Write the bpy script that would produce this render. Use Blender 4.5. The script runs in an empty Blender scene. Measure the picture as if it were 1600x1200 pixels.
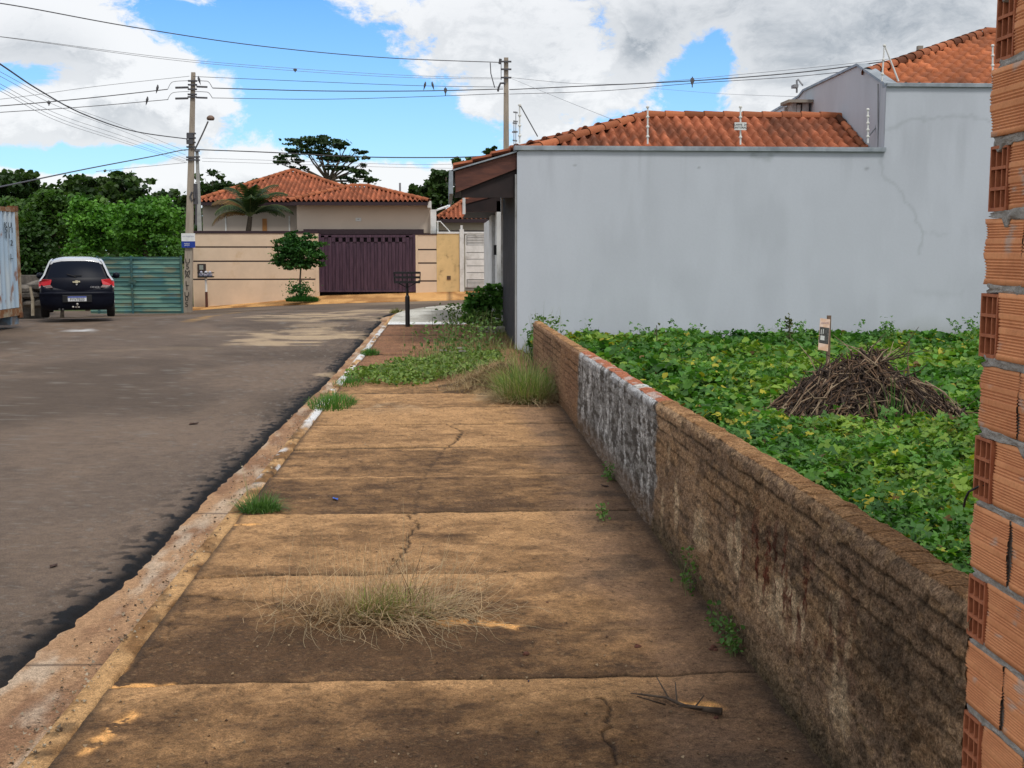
import bpy, math, random
import numpy as np
from mathutils import Vector, Matrix

random.seed(7); RNG = np.random.RandomState(11)
scene = bpy.context.scene
COL = scene.collection

# ------------------------------------------------------------------ camera
F = 1837.0 / 1600.0
PITCH = math.atan(211 / 1837.0)
YAW = math.atan(103 / 1837.0 * math.cos(PITCH))
EYE = Vector((0, 0, 1.7))
cam_d = bpy.data.cameras.new('camera'); cam = bpy.data.objects.new('camera', cam_d); COL.objects.link(cam)
cam_d.sensor_width = 36; cam_d.lens = 36 * F; cam_d.clip_start = 0.05; cam_d.clip_end = 3000
cam.location = EYE; cam.rotation_euler = (math.pi / 2 - PITCH, 0, -YAW)
scene.camera = cam
scene.render.resolution_x = 1024; scene.render.resolution_y = 768
scene.view_settings.view_transform = 'Standard'; scene.view_settings.look = 'None'
scene.view_settings.exposure = 0.12; scene.view_settings.gamma = 1.0
_R = Vector((math.cos(YAW), -math.sin(YAW), 0))
_Fw = Vector((math.sin(YAW) * math.cos(PITCH), math.cos(YAW) * math.cos(PITCH), -math.sin(PITCH)))
_U = _R.cross(_Fw)
def ray(px, py): return _Fw + _R * ((px - 800) / 1837.0) + _U * ((600 - py) / 1837.0)
def W(px, py, Y):
    d = ray(px, py); return EYE + d * (Y / d.y)
def G(px, py, z=0.0):
    d = ray(px, py); return EYE + d * ((z - EYE.z) / d.z)
def WX(px, Y): return W(px, 389, Y).x
def WZ(py, Y, px=697): return W(px, py, Y).z

# ------------------------------------------------------------------ world: sky with clouds
SUN_EL, SUN_AZ = math.radians(58), math.radians(150)      # azimuth clockwise from +Y
wd = bpy.data.worlds.new('World'); scene.world = wd; wd.use_nodes = True
nt = wd.node_tree; nt.nodes.clear()
class NB:
    def __init__(s, tree): s.t = tree
    def n(s, typ, **kw):
        nd = s.t.nodes.new(typ)
        ins = kw.pop('ins', {})
        for k, v in kw.items(): setattr(nd, k, v)
        for k, v in ins.items():
            sock = nd.inputs[k]
            if isinstance(v, bpy.types.NodeSocket): s.t.links.new(v, sock)
            else: sock.default_value = v
        return nd
    def m(s, op, a, b=0.0, c=0.0, clamp=False):
        return s.n('ShaderNodeMath', operation=op, use_clamp=clamp, ins={0: a, 1: b, 2: c}).outputs[0]
    def v(s, op, a, b=(0, 0, 0)):
        nd = s.n('ShaderNodeVectorMath', operation=op, ins={0: a, 1: b})
        return nd.outputs['Value'] if op in ('LENGTH', 'DOT_PRODUCT', 'DISTANCE') else nd.outputs[0]
    def rng(s, v, a, b, c=0.0, d=1.0, smooth=True):
        return s.n('ShaderNodeMapRange', interpolation_type='SMOOTHSTEP' if smooth else 'LINEAR',
                   ins={'Value': v, 'From Min': a, 'From Max': b, 'To Min': c, 'To Max': d}).outputs['Result']
    def noise(s, vec, scale, detail=4, rough=0.5, dist=0.0, out='Fac'):
        ins = {'Scale': scale, 'Detail': detail, 'Roughness': rough, 'Distortion': dist}
        if vec is not None: ins['Vector'] = vec
        return s.n('ShaderNodeTexNoise', ins=ins).outputs[out]
    def mix(s, f, a, b, mode='MIX'):
        nd = s.n('ShaderNodeMix', data_type='RGBA', blend_type=mode)
        for k, v in ((0, f), (6, a), (7, b)):
            if isinstance(v, bpy.types.NodeSocket): s.t.links.new(v, nd.inputs[k])
            else: nd.inputs[k].default_value = v if k == 0 else (*v[:3], 1)
        return nd.outputs[2]
B = NB(nt)
sky = B.n('ShaderNodeTexSky', sky_type='NISHITA', sun_disc=False, sun_elevation=SUN_EL, sun_rotation=SUN_AZ,
          altitude=600, air_density=1.0, dust_density=0.3, ozone_density=2.0)
gen = B.n('ShaderNodeTexCoord').outputs['Generated']
sep = B.n('ShaderNodeSeparateXYZ', ins={0: gen})
az = B.m('ARCTAN2', sep.outputs[0], sep.outputs[1]); el = B.m('ARCSINE', sep.outputs[2])
ae = B.n('ShaderNodeCombineXYZ', ins={0: az, 1: el, 2: 0.0}).outputs[0]
def azel(px, py):
    d = ray(px, py).normalized(); return math.atan2(d.x, d.y), math.asin(d.z)
def density(vec):
    warp = B.noise(vec, 9.0, 3, 0.55, out='Color')
    w2 = B.v('ADD', vec, B.v('MULTIPLY', B.v('SUBTRACT', warp, (.5, .5, .5)), (.07, .05, 0)))
    bias = None
    # (centre px, radii px, strength): where the banks of cloud and the blue gaps stand
    for (px, py, rx, ry, a) in [(90, 60, 250, 120, .55), (330, 160, 170, 70, .42), (90, 190, 190, 60, .35), (230, 110, 150, 70, .4),
                                (790, 50, 330, 120, .5), (870, 150, 190, 90, .5), (1010, 90, 80, 90, .38), (1330, 40, 480, 130, .75),
                                (1230, 170, 240, 60, .45), (560, 20, 70, 40, .15), (330, 5, 90, 25, .35),
                                (150, 290, 300, 40, .5), (620, 280, 330, 52, .42), (450, 235, 70, 45, .42), (415, 92, 40, 30, .3), (730, 175, 60, 60, .25),
                                (430, 90, 230, 110, -.55), (600, 190, 210, 90, -.45), (720, 130, 60, 50, -.3), (330, 10, 90, 50, -.3), (1085, 120, 110, 95, -.85), (925, 70, 50, 80, -.6), (1130, 70, 60, 40, -.3),
                                (80, 115, 190, 36, -.6), (100, 234, 200, 22, -.4), (240, 165, 150, 60, .3), (80, 200, 120, 30, .3), (690, 262, 110, 26, .4), (380, 250, 160, 30, .3), (40, 262, 200, 16, .3), (560, 60, 50, 20, .1), (520, 235, 120, 30, -.35), (690, 230, 110, 50, -.32)]:
        c = azel(px, py)
        d = B.v('LENGTH', B.v('MULTIPLY', B.v('SUBTRACT', w2, (c[0], c[1], 0)), (1837 / rx, 1837 / ry, 0)))
        g = B.rng(d, 0.0, 1.25, a, 0.0)
        bias = g if bias is None else B.m('ADD', bias, g)
    out_ = B.m('MAXIMUM', B.rng(el, .34, .6, 0.0, .55), B.rng(B.m('ABSOLUTE', az), .55, .9, 0.0, .5))  # cloud cover added out of view to take blue out of the ambient light
    bias = B.m('ADD', bias, out_)
    st = B.v('MULTIPLY', w2, (1.0, 1.6, 0))
    n1 = B.m('ADD', B.m('MULTIPLY', B.noise(st, 8.0, 12, 0.66), .62), B.m('MULTIPLY', B.noise(st, 30.0, 10, 0.68), .38))
    return B.m('ADD', B.m('MULTIPLY', B.m('SUBTRACT', n1, .5), 2.6), bias), n1
den, nz = density(ae)
den2, _ = density(B.v('ADD', ae, (0.006, 0.016, 0)))
cover = B.rng(den, 0.0, 0.26)
relief = B.rng(B.m('SUBTRACT', den, den2), -0.2, 0.16)
thick = B.rng(den, 0.3, 1.1)
gz = azel(1330, 20); gr = B.rng(B.v('LENGTH', B.v('MULTIPLY', B.v('SUBTRACT', ae, (gz[0], gz[1], 0)), (1837 / 560, 1837 / 150, 0))), 0.3, 1.0, 1.35, 0.0)
gz = azel(40, 75); gr2 = B.rng(B.v('LENGTH', B.v('MULTIPLY', B.v('SUBTRACT', ae, (gz[0], gz[1], 0)), (1837 / 150, 1837 / 70, 0))), 0.1, 1.0, 0.6, 0.0)
gz = azel(800, 60); gr3 = B.rng(B.v('LENGTH', B.v('MULTIPLY', B.v('SUBTRACT', ae, (gz[0], gz[1], 0)), (1837 / 260, 1837 / 100, 0))), 0.1, 1.0, 0.45, 0.0)
grey = B.m('MAXIMUM', gr, B.m('MAXIMUM', gr2, gr3))
n3 = B.noise(B.v('MULTIPLY', ae, (1, 1.8, 0)), 14.0, 6, 0.6)
dk = B.m('ADD', B.m('MULTIPLY', B.m('SUBTRACT', 1.0, relief), .6), B.m('MULTIPLY', grey, B.m('ADD', B.m('MULTIPLY', n3, .7), .28)), clamp=True)
ccol = B.mix(B.m('MULTIPLY', dk, B.m('ADD', B.m('MULTIPLY', thick, .7), .35), clamp=True), (10.0, 10.1, 10.2), (3.3, 3.75, 4.2))
hs = B.n('ShaderNodeHueSaturation', ins={'Hue': .498, 'Saturation': 1.25, 'Value': 1.9, 'Color': sky.outputs[0]}).outputs[0]
hz = B.rng(el, 0.0, 0.28, 0.5, 0.0)
blue = B.mix(hz, B.mix(1.0, hs, (.58, .80, 1.05), 'MULTIPLY'), (5.2, 8.0, 10.6))
skc = B.mix(B.m('MULTIPLY', cover, .96), blue, ccol)
bg = B.n('ShaderNodeBackground', ins={'Color': skc, 'Strength': 0.088})
B.n('ShaderNodeOutputWorld', ins={'Surface': bg.outputs[0]})
wd.cycles.sampling_method = 'MANUAL'; wd.cycles.sample_map_resolution = 1024

sl = bpy.data.lights.new('sun', 'SUN'); sl.energy = 2.0; sl.angle = math.radians(12); sl.color = (1, .95, .87)
sun = bpy.data.objects.new('sun', sl); COL.objects.link(sun)
sd = Vector((math.sin(SUN_AZ) * math.cos(SUN_EL), math.cos(SUN_AZ) * math.cos(SUN_EL), math.sin(SUN_EL)))
sun.rotation_euler = sd.to_track_quat('Z', 'Y').to_euler(); sun.location = (0, 0, 30)

# ------------------------------------------------------------------ helpers
def tag(o, label=None, cat=None, group=None, kind=None):
    if label: o['label'] = label
    if cat: o['category'] = cat
    if group: o['group'] = group
    if kind: o['kind'] = kind
    return o
def thing(name, loc, label, cat, group=None):
    o = bpy.data.objects.new(name, None); COL.objects.link(o); o.location = loc; o.empty_display_size = .2
    return tag(o, label, cat, group)
def wloc(o):
    v = Vector((0, 0, 0))
    while o is not None: v += o.location; o = o.parent
    return v
def link(name, me, mat, parent=None, at=None):
    if mat is not None:
        for m in (mat if isinstance(mat, (list, tuple)) else [mat]): me.materials.append(m)
    o = bpy.data.objects.new(name, me); COL.objects.link(o)
    if parent is not None: o.parent = parent
    if at is not None: o.location = Vector(at) - (wloc(parent) if parent is not None else Vector((0, 0, 0)))
    return o
def np_mesh(name, V, Fc, mat, parent=None, col=None, smooth=False, mi=None, local=False, at=None):
    V = np.asarray(V, dtype=np.float32).reshape(-1, 3)
    Fc = np.asarray(Fc, dtype=np.int32)
    if at is not None: V = V - np.array(at, dtype=np.float32)
    elif parent is not None and not local: V = V - np.array(wloc(parent), dtype=np.float32)
    me = bpy.data.meshes.new(name); n, k = Fc.shape
    me.vertices.add(len(V)); me.vertices.foreach_set('co', V.ravel())
    me.loops.add(n * k); me.loops.foreach_set('vertex_index', Fc.ravel())
    me.polygons.add(n); me.polygons.foreach_set('loop_start', np.arange(0, n * k, k, dtype=np.int32))
    me.polygons.foreach_set('loop_total', np.full(n, k, dtype=np.int32))
    if mi is not None: me.polygons.foreach_set('material_index', np.asarray(mi, dtype=np.int32))
    me.update(calc_edges=True)
    if smooth: me.polygons.foreach_set('use_smooth', np.ones(n, dtype=bool))
    if col is not None:
        a = me.color_attributes.new('Col', 'FLOAT_COLOR', 'POINT')
        c = np.ones((len(V), 4), dtype=np.float32); c[:, :3] = np.asarray(col).reshape(-1, 3); a.data.foreach_set('color', c.ravel())
    return link(name, me, mat, parent, at)
def grid_faces(nu, nv):
    i = np.arange(nu - 1)[:, None] * nv + np.arange(nv - 1)[None, :]
    i = i.ravel(); return np.stack([i, i + nv, i + nv + 1, i + 1], 1)
def grid_mesh(name, P, mat, parent=None, col=None, smooth=True, flip=False, at=None):
    nu, nv = P.shape[:2]; Fc = grid_faces(nu, nv)
    if flip: Fc = Fc[:, ::-1]
    return np_mesh(name, P.reshape(-1, 3), Fc, mat, parent, None if col is None else col.reshape(-1, 3), smooth, at=at)

class MB:
    def __init__(s): s.v = []; s.f = []; s.m = []; s.mi = 0
    def add(s, vs, fs):
        b = len(s.v); s.v += [tuple(v) for v in vs]
        for f in fs: s.f.append([b + i for i in f]); s.m.append(s.mi)
        return s
    def quad(s, a, b, c, d): return s.add([a, b, c, d], [(0, 1, 2, 3)])
    def poly(s, pts): return s.add(pts, [list(range(len(pts)))])
    def box(s, x0, x1, y0, y1, z0, z1):
        return s.add([(x0, y0, z0), (x1, y0, z0), (x1, y1, z0), (x0, y1, z0), (x0, y0, z1), (x1, y0, z1), (x1, y1, z1), (x0, y1, z1)],
                     [(0, 3, 2, 1), (4, 5, 6, 7), (0, 1, 5, 4), (1, 2, 6, 5), (2, 3, 7, 6), (3, 0, 4, 7)])
    def prism(s, pts, d):
        """polygon pts swept along vector d"""
        n = len(pts); a = [Vector(p) for p in pts]; b = [p + Vector(d) for p in a]
        fs = [list(range(n))[::-1], list(range(n, 2 * n))] + [(i, (i + 1) % n, (i + 1) % n + n, i + n) for i in range(n)]
        return s.add(a + b, fs)
    def tube(s, pts, r, n=8, cap=True):
        pts = [Vector(p) for p in pts]; k = len(pts)
        rs = r if isinstance(r, (list, tuple)) else [r] * k
        base = len(s.v); up = None
        for i, p in enumerate(pts):
            t = (pts[min(i + 1, k - 1)] - pts[max(i - 1, 0)])
            if t.length < 1e-9: t = Vector((0, 0, 1))
            t.normalize()
            if up is None:
                up = Vector((0, 0, 1)) if abs(t.z) < .9 else Vector((1, 0, 0))
            a = t.cross(up).normalized(); up = a.cross(t).normalized()
            for j in range(n):
                q = 2 * math.pi * (j + .5) / n
                s.v.append(tuple(p + (a * math.cos(q) + up * math.sin(q)) * rs[i]))
        for i in range(k - 1):
            for j in range(n):
                s.f.append([base + i * n + j, base + i * n + (j + 1) % n, base + (i + 1) * n + (j + 1) % n, base + (i + 1) * n + j]); s.m.append(s.mi)
        if cap:
            s.f.append([base + j for j in range(n)][::-1]); s.m.append(s.mi)
            s.f.append([base + (k - 1) * n + j for j in range(n)]); s.m.append(s.mi)
        return s
    def lathe(s, c, prof, n=20, axis='Z'):
        base = len(s.v); c = Vector(c)
        for (r, z) in prof:
            for j in range(n):
                q = 2 * math.pi * j / n; a, b = r * math.cos(q), r * math.sin(q)
                v = (a, b, z) if axis == 'Z' else ((z, a, b) if axis == 'X' else (a, z, b))
                s.v.append(tuple(c + Vector(v)))
        for i in range(len(prof) - 1):
            for j in range(n):
                s.f.append([base + i * n + j, base + i * n + (j + 1) % n, base + (i + 1) * n + (j + 1) % n, base + (i + 1) * n + j]); s.m.append(s.mi)
        s.f.append([base + j for j in range(n)][::-1]); s.m.append(s.mi)
        s.f.append([base + (len(prof) - 1) * n + j for j in range(n)]); s.m.append(s.mi)
        return s
    def build(s, name, mat, parent=None, smooth=False, local=False, bevel=0, at=None):
        off = Vector(at) if at is not None else (wloc(parent) if parent is not None and not local else Vector((0, 0, 0)))
        me = bpy.data.meshes.new(name)
        me.from_pydata([tuple(Vector(v) - off) for v in s.v], [], s.f)
        for p, m in zip(me.polygons, s.m): p.material_index = m; p.use_smooth = smooth
        me.update()
        import bmesh
        bm = bmesh.new(); bm.from_mesh(me); bmesh.ops.recalc_face_normals(bm, faces=bm.faces)
        if bevel: bmesh.ops.bevel(bm, geom=[e for e in bm.edges if len(e.link_faces) == 2 and e.calc_face_angle(0) > .5], offset=bevel, segments=2, profile=.6, affect='EDGES', clamp_overlap=True)
        bm.to_mesh(me); bm.free()
        return link(name, me, mat, parent, at)

def text(name, body, size, mat, parent, loc, rot, align='CENTER', extrude=.002, sx=1.0, spacing=1.0):
    cu = bpy.data.curves.new(name, 'FONT'); cu.body = body; cu.size = size; cu.align_x = align; cu.align_y = 'CENTER'; cu.extrude = extrude; cu.space_line = spacing
    tmp = bpy.data.objects.new(name + '_src', cu); COL.objects.link(tmp)
    dg = bpy.context.evaluated_depsgraph_get(); me = bpy.data.meshes.new_from_object(tmp.evaluated_get(dg))
    bpy.data.objects.remove(tmp)
    M = Matrix.Translation(Vector(loc) - (wloc(parent) if parent else Vector((0, 0, 0)))) @ Matrix(rot).to_4x4() @ Matrix.Diagonal((sx, 1, 1, 1))
    me.transform(M); me.name = name; me.materials.clear()
    return link(name, me, mat, parent)
ROT_F = Matrix(((1, 0, 0), (0, 0, -1), (0, 1, 0)))        # text facing -Y
ROT_X = Matrix(((0, 0, 1), (1, 0, 0), (0, 1, 0)))         # text facing +X, running along +Y

# value noise
def _h(ix, iy, s):
    n = (ix.astype(np.int64) * 374761393 + iy.astype(np.int64) * 668265263 + s * 1274126177) & 0xffffffff
    n = ((n ^ (n >> 13)) * 1103515245) & 0xffffffff
    n = ((n ^ (n >> 16)) * 2654435761) & 0xffffffff
    return ((n >> 8) & 0xffff) / 65535.0
def vn(x, y, s=0):
    x = np.asarray(x, float); y = np.asarray(y, float)
    ix = np.floor(x); iy = np.floor(y); fx = x - ix; fy = y - iy
    fx = fx * fx * (3 - 2 * fx); fy = fy * fy * (3 - 2 * fy)
    a = _h(ix, iy, s); b = _h(ix + 1, iy, s); c = _h(ix, iy + 1, s); d = _h(ix + 1, iy + 1, s)
    return (a * (1 - fx) + b * fx) * (1 - fy) + (c * (1 - fx) + d * fx) * fy
def fbm(x, y, o=5, s=0, g=.5):
    t = 0; a = 1; n = 0
    for k in range(o):
        t = t + a * vn(x * 2 ** k + 17.3 * k, y * 2 ** k - 9.1 * k, s + k); n += a; a *= g
    return t / n
def sst(a, b, x):
    t = np.clip((x - a) / (b - a), 0, 1); return t * t * (3 - 2 * t)
def lerp(a, b, t): return a + (b - a) * t
def cmix(c1, c2, t): return c1 + (np.asarray(c2) - c1) * t[..., None]

# ------------------------------------------------------------------ materials
def new_mat(name):
    m = bpy.data.materials.new(name); m.use_nodes = True; t = m.node_tree; t.nodes.clear()
    b = NB(t); out = b.n('ShaderNodeOutputMaterial'); return m, b, out
def srgb(r, g, b):
    f = lambda c: (c / 255 / 12.92) if c <= 10 else ((c / 255 + .055) / 1.055) ** 2.4
    return (f(r), f(g), f(b))
def pmat(name, c1, c2=None, scale=5, rough=.75, bump=.0, bscale=40, metal=0, stretch=(1, 1, 1), detail=5, thr=(.3, .7), spec=.4, coat=0, c3=None, s3=1.5):
    m, b, out = new_mat(name)
    co = b.n('ShaderNodeTexCoord').outputs['Object']
    v = b.v('MULTIPLY', co, stretch)
    p = b.n('ShaderNodeBsdfPrincipled', ins={'Roughness': rough, 'Metallic': metal, 'Specular IOR Level': spec, 'Coat Weight': coat})
    if c2 is None: c2 = tuple(x * .8 for x in c1)
    f = b.rng(b.noise(v, scale, detail, .6), thr[0], thr[1])
    c = b.mix(f, c1, c2)
    if c3: c = b.mix(b.rng(b.noise(v, s3, 5, .65), .52, .72), c, c3)
    b.t.links.new(c, p.inputs['Base Color'])
    if bump:
        bn = b.n('ShaderNodeBump', ins={'Strength': 1.0, 'Distance': bump, 'Height': b.noise(co, bscale, 5, .65)})
        b.t.links.new(bn.outputs[0], p.inputs['Normal'])
    b.t.links.new(p.outputs[0], out.inputs[0]); return m
def amat(name, rough=.85, fine=(60, .35), bump=((90, .003),), spec=.25, mid=None, gain=1.0):
    """colour from the mesh's own albedo attribute, with fine grain"""
    m, b, out = new_mat(name)
    co = b.n('ShaderNodeTexCoord').outputs['Object']
    a = b.n('ShaderNodeAttribute', attribute_name='Col').outputs['Color']
    g = b.rng(b.noise(co, fine[0], 6, .7), .25, .75, gain * (1 - fine[1]), gain * (1 + fine[1]), False)
    if mid: g = b.m('MULTIPLY', g, b.rng(b.noise(co, mid[0], 5, .65), .3, .7, 1 - mid[1], 1 + mid[1], False))
    c = b.v('SCALE', a); c.node.inputs['Scale'].default_value = 1; b.t.links.new(g, c.node.inputs['Scale'])
    p = b.n('ShaderNodeBsdfPrincipled', ins={'Base Color': c, 'Roughness': rough, 'Specular IOR Level': spec})
    prev = None
    for (s, d) in bump:
        ins = {'Strength': 1.0, 'Distance': d, 'Height': b.noise(co, s, 5, .7)}
        if prev is not None: ins['Normal'] = prev
        prev = b.n('ShaderNodeBump', ins=ins).outputs[0]
    if prev is not None: b.t.links.new(prev, p.inputs['Normal'])
    b.t.links.new(p.outputs[0], out.inputs[0]); return m
def leafmat(name, tr=.35, rough=.55):
    m, b, out = new_mat(name)
    a = b.n('ShaderNodeAttribute', attribute_name='Col').outputs['Color']
    p = b.n('ShaderNodeBsdfPrincipled', ins={'Base Color': a, 'Roughness': rough, 'Specular IOR Level': .3})
    t = b.n('ShaderNodeBsdfTranslucent', ins={'Color': b.mix(1.0, a, (1.0, 1.15, .5) if tr > .3 else (1, .9, .7), 'MULTIPLY')})
    x = b.n('ShaderNodeMixShader', ins={0: tr, 1: p.outputs[0], 2: t.outputs[0]})
    b.t.links.new(x.outputs[0], out.inputs[0]); return m
M = {}
M['leaf'] = leafmat('leaf'); M['dryleaf'] = leafmat('dry_grass', .25, .8)
M['bark'] = pmat('bark', (.11, .085, .06), (.05, .04, .03), 12, .9, .01, 30)
M['walk'] = amat('stained_concrete', .92, (170, .85), ((45, .006), (170, .007)), .15, mid=(45, .3), gain=1.1)
M['asphalt'] = amat('asphalt', .9, (140, .7), ((160, .006),), .2, mid=(14, .12))
M['plaster'] = amat('rough_plaster', .95, (130, .95), ((45, .02), (140, .014)), .1, mid=(55, .4), gain=1.2)
M['smooth_wall'] = amat('painted_wall', .85, (25, .03), ((14, .0015),), .25)
M['tile'] = amat('clay_tile', .85, (40, .2), ((60, .002),), .2)
M['brick'] = amat('hollow_brick', .8, (90, .14), ((120, .0012),), .25)
M['mortar'] = pmat('mortar', (.42, .40, .37), (.26, .245, .22), 25, .95, .012, 70)
M['concrete'] = pmat('concrete', (.31, .29, .25), (.2, .185, .16), 4, .9, .004, 40, stretch=(1, 1, .3), c3=(.16, .14, .12))
M['pole_conc'] = pmat('pole_concrete', (.36, .31, .25), (.24, .2, .165), 3, .9, .004, 40, stretch=(2, 2, .3))
M['wire'] = pmat('wire', (.075, .075, .085), rough=.6)
M['wirelight'] = pmat('wire_bare', (.24, .25, .27), rough=.6)
M['black'] = pmat('black_metal', (.012, .012, .014), rough=.5)
M['white'] = pmat('white_paint', (.72, .73, .73), (.58, .59, .58), 3, .6, c3=(.42, .41, .38))
M['capgrey'] = pmat('metal_capping', (.34, .38, .42), (.2, .23, .26), 4, .5, metal=.3)
M['insul'] = pmat('insulator', (.75, .75, .72), rough=.4)
# ------------------------------------------------------------------ terrain and pavements
_zx = np.array([-40., -13, -10.2, -8.5, -5, 0, 3, 40]); _zz = np.array([-.75, -.72, -.68, -.55, -.33, -.18, -.12, -.1])
def T(X, Y): return np.interp(X, _zx, _zz) * sst(28, 46, Y)
def Tz(x, y): return float(T(np.array(float(x)), np.array(float(y))))
_fx = np.array([-40., -12, -8.5, -5, 0, 3, 10, 60]); _fy = np.array([48.8, 48.8, 47.6, 45.6, 45.0, 46.2, 46.6, 46.6])
def yfar(X): return np.interp(X, _fx, _fy)
CX, CY, RX, RY = 3.9, 30.0, 5.6, 11.5
def kerb_x(Y, d):
    """x of the line d metres inside the asphalt edge"""
    Y = np.asarray(Y, float); t = np.clip((Y - CY) / (RY - d), 0, 1)
    return CX - (RX - d) * np.sqrt(np.clip(1 - t * t, 0, 1))

# the ground, one sheet to the horizon
u = np.concatenate([-np.geomspace(900, 14, 40), np.linspace(-13, 13, 60), np.geomspace(14, 900, 40)])
w = np.concatenate([np.linspace(-60, -1, 14), np.linspace(0, 60, 90), np.geomspace(62, 1500, 40)])
XX, YY = np.meshgrid(u, w, indexing='ij')
ZZ = T(XX, YY) - .28 + (fbm(XX * .15, YY * .15, 4, 3) - .5) * .1
g = fbm(XX * .2, YY * .2, 5, 9)
colr = cmix(np.broadcast_to(np.array([.055, .075, .022]), XX.shape + (3,)), [.11, .07, .035], sst(.5, .65, g))
tag(grid_mesh('ground', np.stack([XX, YY, ZZ], -1), M['walk'], col=colr, flip=True), kind='structure')

# asphalt road
ys = np.concatenate([np.linspace(-6, 3.6, 30), 1 / np.linspace(1 / 3.65, 1 / 41.4, 620), np.linspace(41.45, 49.5, 60)])
s = np.concatenate([np.linspace(0, .75, 60), 1 - np.geomspace(.25, .0001, 130), [1.0]])
YY, SS = np.meshgrid(ys, s, indexing='ij')
edge = kerb_x(YY, 0.0)
jag = ((fbm(YY * 2.2, YY * 0 + 3, 4, 21) - .5) * .12 + (fbm(YY * 9, YY * 0 + 1, 3, 22) - .5) * .06) * np.interp(YY, [4, 7, 12], [1, .7, .35]) + np.interp(YY, [4.3, 4.9, 5.5, 6.5, 9, 13, 16, 30], [-.04, -.08, -.1, -.02, 0, .05, .1, .12])
bul = -.03 * np.exp(-((YY - 5.3) / .2) ** 2)
edge = edge + np.where(YY < 30, jag + bul - .02, -.02)
edge = np.where(YY > 41.4, 60.0, edge)
left = -16 - 25 * sst(41, 46, YY)
XX = left + (edge - left) * SS
YY2 = np.minimum(YY, yfar(XX) + .05)
dd = edge - XX
rim = np.exp(-(dd / .035) ** 2)
ZZ = T(XX, YY2) - .075 - .028 * rim + (fbm(XX * .8, YY2 * .8, 3, 5) - .5) * .012 - .004 * np.clip((-1.7 - XX), 0, 8) * .3
base = np.broadcast_to(np.array(srgb(105, 91, 80)), XX.shape + (3,)).copy()
n = fbm(XX * .45, YY2 * .45, 5, 31); base = cmix(base, np.array(srgb(86, 74, 64)), sst(.38, .62, n) * .85)
n = fbm(XX * .9, YY2 * .35, 5, 36); base = cmix(base, np.array(srgb(120, 103, 89)), sst(.5, .72, n) * .6)
n = fbm(XX * 6, YY2 * 6, 4, 33); base = cmix(base, np.array(srgb(66, 58, 53)), sst(.6, .8, n) * .25)
blk = np.clip(np.exp(-(dd / .10) ** 2) * 1.1 + sst(.5, .62, fbm(XX * 14, YY2 * 14, 4, 41)) * np.exp(-(dd / .26) ** 2) * .9, 0, 1) * (YY < 41)
base = cmix(base, np.array([.19, .17, .15]), sst(.7, .78, fbm(XX * 40, YY2 * 40, 3, 48)) * .6)
base = cmix(base, base * .8, sst(.4, .65, fbm(XX * 18, YY2 * 18, 4, 49)) * .6)
base = cmix(base, [.008, .008, .009], blk)
wet = np.exp(-(((XX + 2.2) / .45) ** 2 + ((YY2 - 4.6) / .55) ** 2)); base = cmix(base, [.035, .03, .028], np.clip(wet, 0, 1) * .7)
def ell(px, py, rx, ry, z=-.08):
    c = G(px, py, z + Tz(G(px, py, 0).x, G(px, py, 0).y)); k = c.y / 1837.0; kd = c.y ** 2 / (1.78 * 1837)
    return ((XX - c.x) / (rx * k)) ** 2 + ((YY2 - c.y) / (ry * kd)) ** 2
sand = np.array(srgb(196, 172, 140))
for (px, py, rx, ry, a) in [(475, 527, 85, 9, 1), (500, 520, 60, 7, .6), (470, 491, 70, 5, .9), (560, 497, 60, 4, .7), (590, 484, 60, 4, .8), (455, 500, 40, 3, .6), (640, 470, 60, 2.2, .5),
                            (525, 585, 28, 3, .8), (500, 508, 40, 3.5, .5), (380, 520, 60, 3, .25), (230, 545, 90, 3, .15)]:
    e = ell(px, py, rx * 1.15, ry * 1.2) + (fbm(XX * 1.5, YY2 * 2.6, 5, 55 + int(px)) - .5) * 4.2
    base = cmix(base, sand, np.clip((1 - e) * 1.5, 0, 1) * a * .6)
e = ell(545, 500, 45, 3.5) + (fbm(XX * 2, YY2, 4, 7) - .5) * 1.5; base = cmix(base, [.012, .012, .013], np.clip(1 - e, 0, 1) * .9)
e = ell(125, 516, 28, 2.0) + (fbm(XX * 5, YY2 * 3, 4, 8) - .5) * 2; base = cmix(base, [.5, .5, .5], np.clip(1 - e, 0, 1) * 1.0)
for k in (0, 1):        # worn double yellow line
    p, q = G(285 + k * 14, 504, -.1), G(372 - k * 2, 486, -.35)
    ax, ay = q.x - p.x, q.y - p.y; L = math.hypot(ax, ay)
    al = ((XX - p.x) * ax + (YY2 - p.y) * ay) / L; pe = np.abs((XX - p.x) * ay - (YY2 - p.y) * ax) / L
    mk = (pe < .09) * (al > 0) * (al < L) * (fbm(XX * 3, YY2 * 3, 3, 77) > .42)
    base = cmix(base, np.array(srgb(160, 125, 75)), mk * .55)
tag(grid_mesh('road', np.stack([XX, YY2, ZZ], -1), M['asphalt'], col=base, smooth=True, flip=True), kind='structure')

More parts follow.
